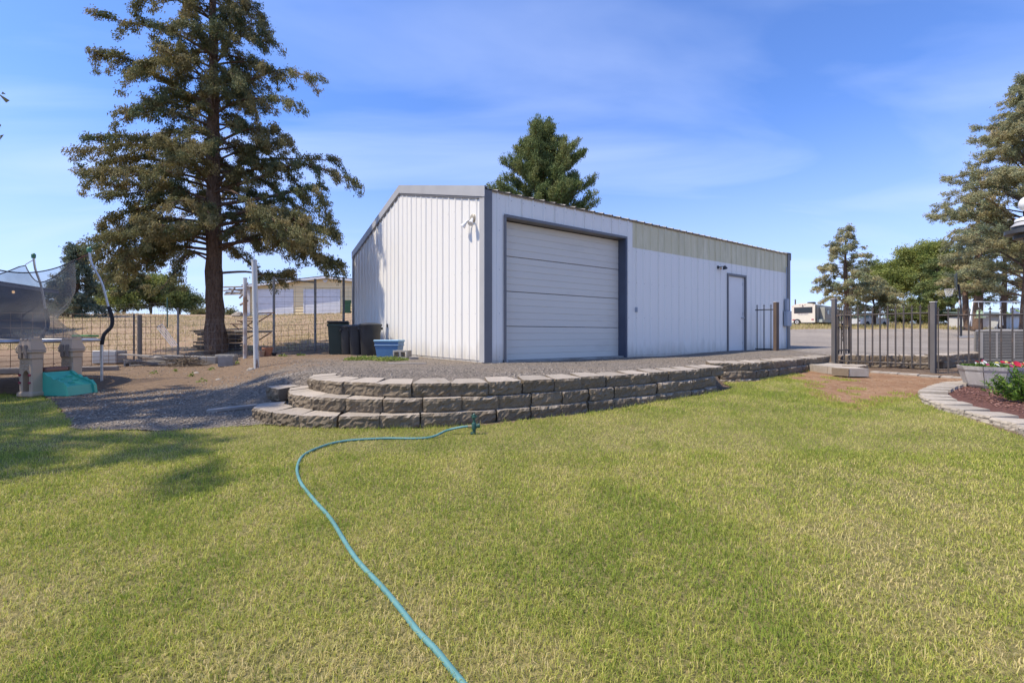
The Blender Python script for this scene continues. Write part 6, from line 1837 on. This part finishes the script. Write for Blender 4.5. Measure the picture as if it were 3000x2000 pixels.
# ------------------------------------------------------------------ hose and hydrant
sp = gp(1389, 1275)
hz_ = Tz(*sp)
M_HYD = mat('dark_green_valve', (.020, .075, .055), .45, col2=(.03, .09, .065), scale=14)
M_BRASS = mat('brass_fitting', (.42, .33, .18), .4, metal=.8)
hy = thing('yard_hydrant', (*sp, hz_), 'small dark green garden tap where the hose begins', 'tap')
mb = MB(); mb.lathe([(.016, -.05), (.016, .06), (.024, .065), (.026, .11), (.02, .125), (.012, .13), (.012, .165)], 12); mb.build('riser', M_HYD, hy, smooth='auto')
mb = MB(); mb.tube([(.02, 0, .095), (.055, 0, .10)], [.02, .024], 10); mb.build('side_port', M_HYD, hy, smooth='auto')
mb = MB(); mb.tube([(-.02, 0, .09), (-.06, 0, .09)], .015, 10); mb.build('brass_coupling', M_BRASS, hy, smooth='auto')
mb = MB(); mb.lathe([(.008, .166), (.022, .17), (.024, .185), (.014, .19), (.014, .205), (.006, .215), (0, .216)], 10); mb.tube([(-.03, 0, .195), (.03, 0, .19)], .006, 6); mb.build('sprinkler_head', M_HYD, hy, smooth='auto')
mb = MB(); mb.bbox(-.035, -.005, -.02, .02, .0, .035, .006); mb.build('drain_foot', M_HYD, hy)
HP = [(1250, 1284), (1122, 1286), (1020, 1293), (957, 1307), (893, 1335), (871, 1373), (880, 1418), (918, 1469), (969, 1533), (1040, 1645), (1122, 1737), (1173, 1800), (1224, 1871), (1276, 1928), (1333, 2001), (1420, 2110), (1520, 2260)]
hp_ = [Vector((sp[0] - .06, sp[1], hz_ + .09)), Vector((sp[0] - .13, sp[1] - .004, hz_ + .083)), Vector((sp[0] - .26, sp[1] - .02, hz_ + .055))]
for px, py in HP:
    x_, y_ = gp(px, py); x_, y_ = gp(px, py + 4); hp_.append(Vector((x_, y_, Tz(x_, y_) + .026)))
hl = catmull(hp_, 9)
mb = MB(); mb.tube(hl, .0108, 10)
o = mb.build('garden_hose', mat('teal_hose', (.115, .27, .255), .55, col2=(.085, .215, .205), scale=7, col3=(.20, .33, .31), scale3=26, lo3=.6, hi3=.8), None, smooth=True)
tag(o, 'long teal garden hose snaking over the lawn', 'hose')

# ------------------------------------------------------------------ trailer, pickup and outbuildings
M_CREAM = mat('cream_trailer', (.74, .69, .56), .4, col2=(.70, .65, .53), scale=2)
M_TRGREY = mat('grey_green_trailer_side', (.38, .38, .33), .5, col2=(.33, .33, .29), scale=2)
M_GLASS = mat('dark_glass', (.018, .02, .022), .08, spec=.6)
M_TYRE = mat('tyre_rubber', (.028, .028, .03), .85)
M_LAMPR = mat('red_lens', (.38, .015, .03), .3)
rvd = 53.0; rx, ry = ray_x(2388, rvd), rvd; ph = R(48)
# local: x to the left along the rear, y away along the side; origin = near corner on the ground
rv = thing('travel_trailer', (rx, ry, Tz(rx, ry)), 'cream travel trailer parked beyond the driveway', 'trailer', rz=0)
ux = Vector((-math.cos(ph), math.sin(ph), 0)); uy = Vector((math.sin(ph), math.cos(ph), 0))
RM = Matrix(((ux.x, uy.x, 0, rx), (ux.y, uy.y, 0, ry), (0, 0, 1, 0), (0, 0, 0, 1)))
zb0 = zpx(944, rvd); zr = zpx(887, rvd)
Wv = 2.44
rear = [(0, zb0), (0, zr - .18), (.35, zr - .07), (.9, zr + .01), (1.5, zr + .01), (2.1, zr - .10), (Wv, zr - .28), (Wv, zb0)]
mb = MB(); Mr = RM @ Matrix(((1, 0, 0, 0), (0, 0, 1, 0), (0, 1, 0, 0), (0, 0, 0, 1)))
mb.prism(rear, 0, .10, Mr); mb.build('rear_wall', M_CREAM, rv, world=True)
mb = MB(); mb.prism(rear, .101, 8.6, Mr); mb.build('body', M_TRGREY, rv, world=True)
def rbox(name, x0, x1, y0, y1, z0, z1, m, b=.02, par=rv):
    mb = MB(); mb.bbox(x0, x1, y0, y1, z0, z1, b, RM); return mb.build(name, m, par, world=True)
wnd = rbox('rear_window', .30, 2.13, -.02, .03, zb0 + 1.12, zr - .48, M_GLASS, .015)
rbox('window_frame', .26, 2.17, -.008, .02, zb0 + 1.08, zr - .44, mat('maroon_frame', (.10, .04, .05), .5), .005, wnd)
for x0 in (.12, 2.08): rbox('tail_light', x0, x0 + .24, -.03, .0, zb0 + .28, zb0 + .40, M_LAMPR, .01)
for x0 in (.16, .98, 1.24, 1.5, 2.25): rbox('marker_light', x0, x0 + .09, -.02, .0, zr - .22 - (.12 if x0 > 2 else 0), zr - .17 - (.12 if x0 > 2 else 0), M_LAMPR, .005)
rbox('camera', 1.18, 1.32, -.06, .0, zr - .34, zr - .26, M_BLK, .01)
mb = MB(); Mw = RM @ Matrix.Translation((1.80, -.12, zb0 + .06)) @ Matrix.Rotation(R(90), 4, 'X')
mb.lathe([(.20, -.09), (.33, -.10), (.36, -.06), (.36, .06), (.33, .10), (.20, .09)], 20, (0, 0, 0)); mb.v = [tuple(Mw @ Vector(v)) for v in mb.v]; sw = mb.build('spare_wheel', M_TYRE, rv, smooth='auto', world=True)
mb = MB(); mb.lathe([(.20, -.07), (.20, .085), (.12, .10), (.04, .06), (0, .06)], 16); mb.v = [tuple(Mw @ Vector(v)) for v in mb.v]; mb.build('rim', M_TRIM, sw, smooth='auto', world=True)
rbox('bumper', .05, 2.42, -.10, .0, zb0 - .12, zb0 - .02, M_BLK)
rbox('chassis', .3, 2.1, .2, 8.2, zb0 - .25, zb0 - .01, M_BLK)
for x0 in (.0, 2.2):
    for y0 in (3.8, 4.7):
        mb = MB(); Mw = RM @ Matrix.Translation((x0 + .12, y0, zb0 - .18)) @ Matrix.Rotation(R(90), 4, 'Y')
        mb.lathe([(.34, -.11), (.34, .11)], 16); mb.v = [tuple(Mw @ Vector(v)) for v in mb.v]; mb.build('wheel', M_TYRE, rv, smooth='auto', world=True)
rbox('slide_out', -.55, -.01, 1.7, 5.2, zb0 + .35, zr - .45, M_TRGREY)
rbox('side_trim', -.02, .0, .15, .45, zb0 + .2, zr - .35, M_BLK)
rbox('side_window', -.57, -.552, 2.6, 3.4, zb0 + 1.0, zr - .75, M_GLASS)
rbox('side_skirt', -.56, .0, .6, 5.4, zb0 + .0, zb0 + .34, mat('pale_green_skirt', (.42, .47, .42), .5))
rbox('roof_vent', .2, .9, .4, 1.1, zr - .07, zr + .15, M_BLK)
# trailer lettering
fc = bpy.data.curves.new('lettering', 'FONT'); fc.body = 'PREMIER'; fc.size = .22; fc.extrude = .004; fc.align_x = 'CENTER'
fo = bpy.data.objects.new('lettering', fc); COL.objects.link(fo)
dg = bpy.context.evaluated_depsgraph_get(); me = bpy.data.meshes.new_from_object(fo.evaluated_get(dg)); bpy.data.objects.remove(fo); me.name = 'lettering'; me.materials.clear(); me.materials.append(mat('grey_lettering', (.34, .34, .36), .5))
lo_ = bpy.data.objects.new('lettering', me); link(lo_, rv); lo_.scale = (1.35, 1, 1)
c_ = RM @ Vector((1.22, -.012, zb0 + .90)); lo_.location = c_ - rv.location; lo_.rotation_euler = (R(90), 0, math.atan2(-ux.y, -ux.x))
# stove pipe / chimney far behind the trailer
mb = MB(); x_ = ray_x(2330, 75); mb.tube([(x_, 75, Tz(x_, 75)), (x_, 75, zpx(877, 75))], .10, 8); o = mb.build('utility_post', M_WOODD, None, smooth='auto'); tag(o, 'dark post standing behind the trailer roof', 'post')
# white pickup
pk_d = 50; kx = ray_x(2538, pk_d); pu = thing('pickup_truck', (kx, pk_d, Tz(kx, pk_d)), 'old white pickup truck half sunk in dry grass', 'pickup', rz=R(205))
M_PW = mat('faded_white_paint', (.74, .74, .72), .4, col2=(.66, .66, .63), scale=2)
M_PG = mat('pale_green_glass', (.30, .40, .34), .12, spec=.6)
mb = MB(); M1 = Matrix(((1, 0, 0, 0), (0, 0, 1, 0), (0, 1, 0, 0), (0, 0, 0, 1)))
side = [(-2.5, .45), (2.45, .45), (2.5, .95), (1.1, 1.08), (-2.5, 1.08)]
mb.prism(side, -.92, .92, M1); mb.build('body', M_PW, pu)
cab = [(-.75, 1.081), (1.05, 1.081), (.55, 1.62), (.35, 1.68), (-.55, 1.68), (-.68, 1.6)]
mb = MB(); mb.prism(cab, -.80, .80, M1); mb.build('cab', M_PW, pu)
mb = MB(); mb.add([(1.045, -.72, 1.13), (1.045, .72, 1.13), (.60, .68, 1.60), (.60, -.68, 1.60)], [(0, 1, 2, 3)]); mb.v = [(x + .02, y, z + .012) for x, y, z in mb.v]; mb.build('windscreen', M_PG, pu)
for s in (-1, 1):
    mb = MB(); q = [(-.5, 1.16), (.85, 1.16), (.48, 1.57), (-.5, 1.57)]; mb.prism(q, s*.80 - (.006 if s < 0 else -.001), s*.80 + (.006 if s > 0 else -.001), M1); mb.build('side_window', M_PG, pu)
    for x_ in (-1.6, 1.55):
        mb = MB(); mb.lathe([(.22, -.1), (.36, -.11), (.37, .1), (.22, .1)], 16, (x_, s*.83, .37), Matrix.Rotation(R(90), 4, 'X')); mb.build('wheel', M_TYRE, pu, smooth='auto')
    mb = MB(); mb.lathe([(.09, 0), (.08, .02), (0, .03)], 10, (2.48, s*.65, .78), Matrix.Rotation(R(90), 4, 'Y')); mb.build('headlight', M_GLASS, pu)
mb = MB(); mb.box(-2.4, -.85, -.78, .78, .9, 1.085); mb.build('bed', M_BLK, pu)
pu.location.z -= .1
# small outbuildings
def hut(px0, px1, d, ytop, yroof, label, mw, mr, deep=3.0, name='outbuilding'):
    x0, x1 = ray_x(px0, d), ray_x(px1, d); xm = (x0+x1)/2; z0 = Tz(xm, d)
    h = thing(name, (xm, d, z0), label, 'outbuilding')
    zt, zk = zpx(ytop, d), zpx(yroof, d)
    mb = MB(); mb.box(x0, x1, d, d + deep, z0 - .4, zt); mb.build('wall', mw, h, world=True)
    mb = MB(); mb.add([(x0 - .3, d - .3, zt), (x1 + .3, d - .3, zt + .0), (x1 + .3, d + deep + .3, zk), (x0 - .3, d + deep + .3, zk), (x0 - .3, d - .3, zt - .1), (x1 + .3, d - .3, zt - .1), (x1 + .3, d + deep + .3, zk - .1), (x0 - .3, d + deep + .3, zk - .1)],
                      [(0, 1, 2, 3), (7, 6, 5, 4), (0, 4, 5, 1), (1, 5, 6, 2), (2, 6, 7, 3), (3, 7, 4, 0)]); mb.build('roof', mr, h, world=True)
    mb = MB(); mb.box((x0+xm)/2 - .4, (x0+xm)/2 + .4, d - .03, d - .002, z0, z0 + 1.9); mb.build('door', M_TRIM, h, world=True)
    return h
hut(2632, 2664, 60, 929, 927, 'tiny white outbuilding between trees beyond the driveway', M_TRIM, M_ASH)
hut(2462, 2486, 62, 915, 908, 'pale blue outbuilding behind the open gate', mat('pale_blue_wall', (.48, .53, .62), .6), M_ASH)
hut(2936, 3080, 41, 923, 905, 'pale grey outbuilding at the right behind the swing set', mat('pale_grey_wall', (.56, .56, .52), .6, col2=(.5, .5, .47), scale=2), mat('green_grey_roof', (.12, .15, .13), .7), 5)
# ------------------------------------------------------------------ basketball hoop
hd = 28.0; hx = ray_x(2812, hd); hz0 = Tz(hx, hd)
hoop = thing('basketball_hoop', (hx, hd, hz0), 'portable black basketball hoop on the driveway', 'basketball hoop', rz=R(-46))
hzz = zpx(998, hd) - hz0
mb = MB(); mb.tube([(.05, 0, .1), (.05, 0, 1.7), (.02, 0, 2.3), (-.06, 0, 3.3)], [.06, .06, .055, .05], 10); mb.build('pole', M_BLK, hoop, smooth='auto')
Mb = Matrix.Rotation(R(6), 4, 'Z')
mb = MB(); mb.bbox(-.20, -.15, -.68, .68, 2.88, 3.92, .01, Mb); mb.build('backboard', mat('smoked_backboard', (.03, .035, .035), .25), hoop)
mb = MB(); ring = [(-.20 - .28 + .23*math.cos(t), .23*math.sin(t), 3.02) for t in np.linspace(0, 2*math.pi, 21)]; mb.tube(ring, .012, 6, cap=False); mb.tube([(-.17, 0, 3.02), (-.26, 0, 3.02)], .03, 6); mb.build('rim', mat('dull_rim', (.30, .27, .25), .5), hoop)
mb = MB(); c0_ = Vector((-.48, 0, 0))
for k in range(12):
    for s in (-1, 1):
        P_ = []
        for j in range(6):
            a = 2*math.pi*(k + s*j*.5)/12; rr = .225 - .018*j if j < 5 else .13; P_.append(c0_ + Vector((rr*math.cos(a), rr*math.sin(a), 3.01 - j*.085)))
        mb.tube(P_, .007, 3, cap=False)
mb.build('net', mat('white_cord', (.68, .68, .66), .8), hoop)
mb = MB(); mb.bbox(-.1, 1.1, -.06, .06, .02, .12, .02); mb.bbox(.9, 2.2, -.45, .45, .0, .24, .06); mb.build('base', mat('grey_base_plastic', (.30, .30, .31), .5, col2=(.24, .24, .25), scale=3), hoop)
mb = MB(); mb.tube([(.05, -.03, .72), (1.1, -.2, .15)], .02, 6); mb.build('strut', M_BLK, hoop); mb = MB(); mb.tube([(.05, .03, .72), (1.1, .2, .15)], .02, 6); mb.build('strut', M_BLK, hoop)
mb = MB(); mb.tube([(.0, 0, 2.3), (.0, 0, 2.02)], .062, 10); mb.build('pole_sticker', mat('worn_sticker', (.45, .40, .36), .6), hoop)
# ------------------------------------------------------------------ swing set
sd_ = 36.0
sw_ = thing('swing_set', (ray_x(2900, sd_), sd_, Tz(ray_x(2900, sd_), sd_)), 'white swing set with lime green seats near the outbuilding', 'swing set')
M_SWW = mat('white_tube', (.72, .72, .72), .4); M_LIME = mat('lime_plastic', (.42, .62, .08), .4); M_LIMEP = mat('pale_lime_plastic', (.55, .68, .42), .4)
zt = zpx(893, sd_)
def spipe(a, b, r_=.035, m=M_SWW, name='tube'):
    mb = MB(); mb.tube([a, b], r_, 8); mb.build(name, m, sw_, smooth='auto', world=True)
def sp_(px, py, dd=0.0): return pt(px, py, sd_ + dd)
spipe(sp_(2850, 884), sp_(3040, 884), .04, name='top_beam')
spipe(sp_(2850, 884), sp_(2838, 960, -.8), name='leg'); spipe(sp_(2850, 884), sp_(2846, 955, .9), name='leg'); spipe(sp_(2931, 884), sp_(2931, 958, -.6), .04, name='leg'); spipe(sp_(2931, 884), sp_(2938, 952, .9), name='leg')
for px, py in ((2959, 917), (2986, 910)):
    mb = MB(); mb.tube([sp_(px - 9, py - 3), sp_(px - 5, py + 1), sp_(px, py + 1.5), sp_(px + 5, py + .5), sp_(px + 9, py - 4)], .05, 6); mb.build('seat', M_LIME, sw_, smooth='auto', world=True)
    for s in (-9, 9): spipe(sp_(px + s, py - 3), sp_(px + s*.8, 884), .008, name='chain')
mb = MB(); mb.bbox(sp_(2862, 0).x, sp_(2876, 0).x, sd_ - .15, sd_ + .15, sp_(0, 926).z, sp_(0, 914).z, .05); mb.bbox(sp_(2861, 0).x, sp_(2882, 0).x, sd_ - .2, sd_ + .2, sp_(0, 931).z, sp_(0, 929).z, .02); mb.build('glider_seat', M_LIMEP, sw_, world=True)
mb = MB(); mb.tube([sp_(2870 + 8*math.cos(t), 912 + 3*math.sin(t)) for t in np.linspace(0, 6.28, 13)], .03, 5, cap=False); mb.build('glider_handle', M_LIMEP, sw_, world=True)
spipe(sp_(2869, 914), sp_(2866, 884), .015, name='glider_rod'); spipe(sp_(2880, 930), sp_(2886, 884), .015, name='glider_rod')
# yellow toy on the driveway verge
ty = thing('ride_on_toy', (ray_x(2910, 34), 34, Tz(ray_x(2910, 34), 34)), 'yellow plastic ride-on toy on the driveway verge', 'toy')
mb = MB(); mb.add([(-.4, -.12, .10), (.4, -.12, .12), (.4, .12, .12), (-.4, .12, .10), (-.22, -.09, .30), (.12, -.09, .26), (.12, .09, .26), (-.22, .09, .30)], [(3, 2, 1, 0), (0, 1, 5, 4), (1, 2, 6, 5), (2, 3, 7, 6), (3, 0, 4, 7), (4, 5, 6, 7)]); mb.build('body', mat('yellow_plastic', (.68, .62, .06), .4), ty)
for x_ in (-.26, .28):
    for s in (-1, 1):
        mb = MB(); mb.lathe([(.10, -.03), (.10, .03)], 12, (x_, s*.15, .10), Matrix.Rotation(R(90), 4, 'X')); mb.build('wheel', M_BLK, ty)
# dry grass on the verge and along the field crest
DRY = leaf_mat('dry_grass', (.30, .28, .09), (.50, .41, .19), (.62, .51, .27), trans=.3)
def verge(n, px0, px1, d0, d1, h, w, name, label, greenish=0):
    d = rng.uniform(d0, d1, n); px = rng.uniform(px0, px1, n); X = (px - CX)/FPX*d
    k = rng.uniform(0, 1, n) < fbm(X, d, .35, 77, 3)*1.5 - .2
    X, d = X[k], d[k]; n = len(X)
    v, fs, tt = blades(X, d, T(X, d), rng.uniform(.4, 1, n)*h, w*d/40*rng.uniform(.6, 1.4, n), np.clip(np.abs(rng.normal(.3, .3, n)), 0, 1.2), np.clip(rng.normal(.55 - greenish, .25, n), 0, 1), 1)
    o = mesh_np(name, v, fs, DRY, attrs={'tint': tt}); tag(o, label, kind='stuff')
verge(16000, 2290, 3060, 40, 58, .38, .05, 'verge_grass', 'tall dry grass along the far driveway verge', .25)
verge(42000, -80, 1010, 14.5, 37, .14, .045, 'field_stubble', 'short dry stubble over the tan field', -.15)
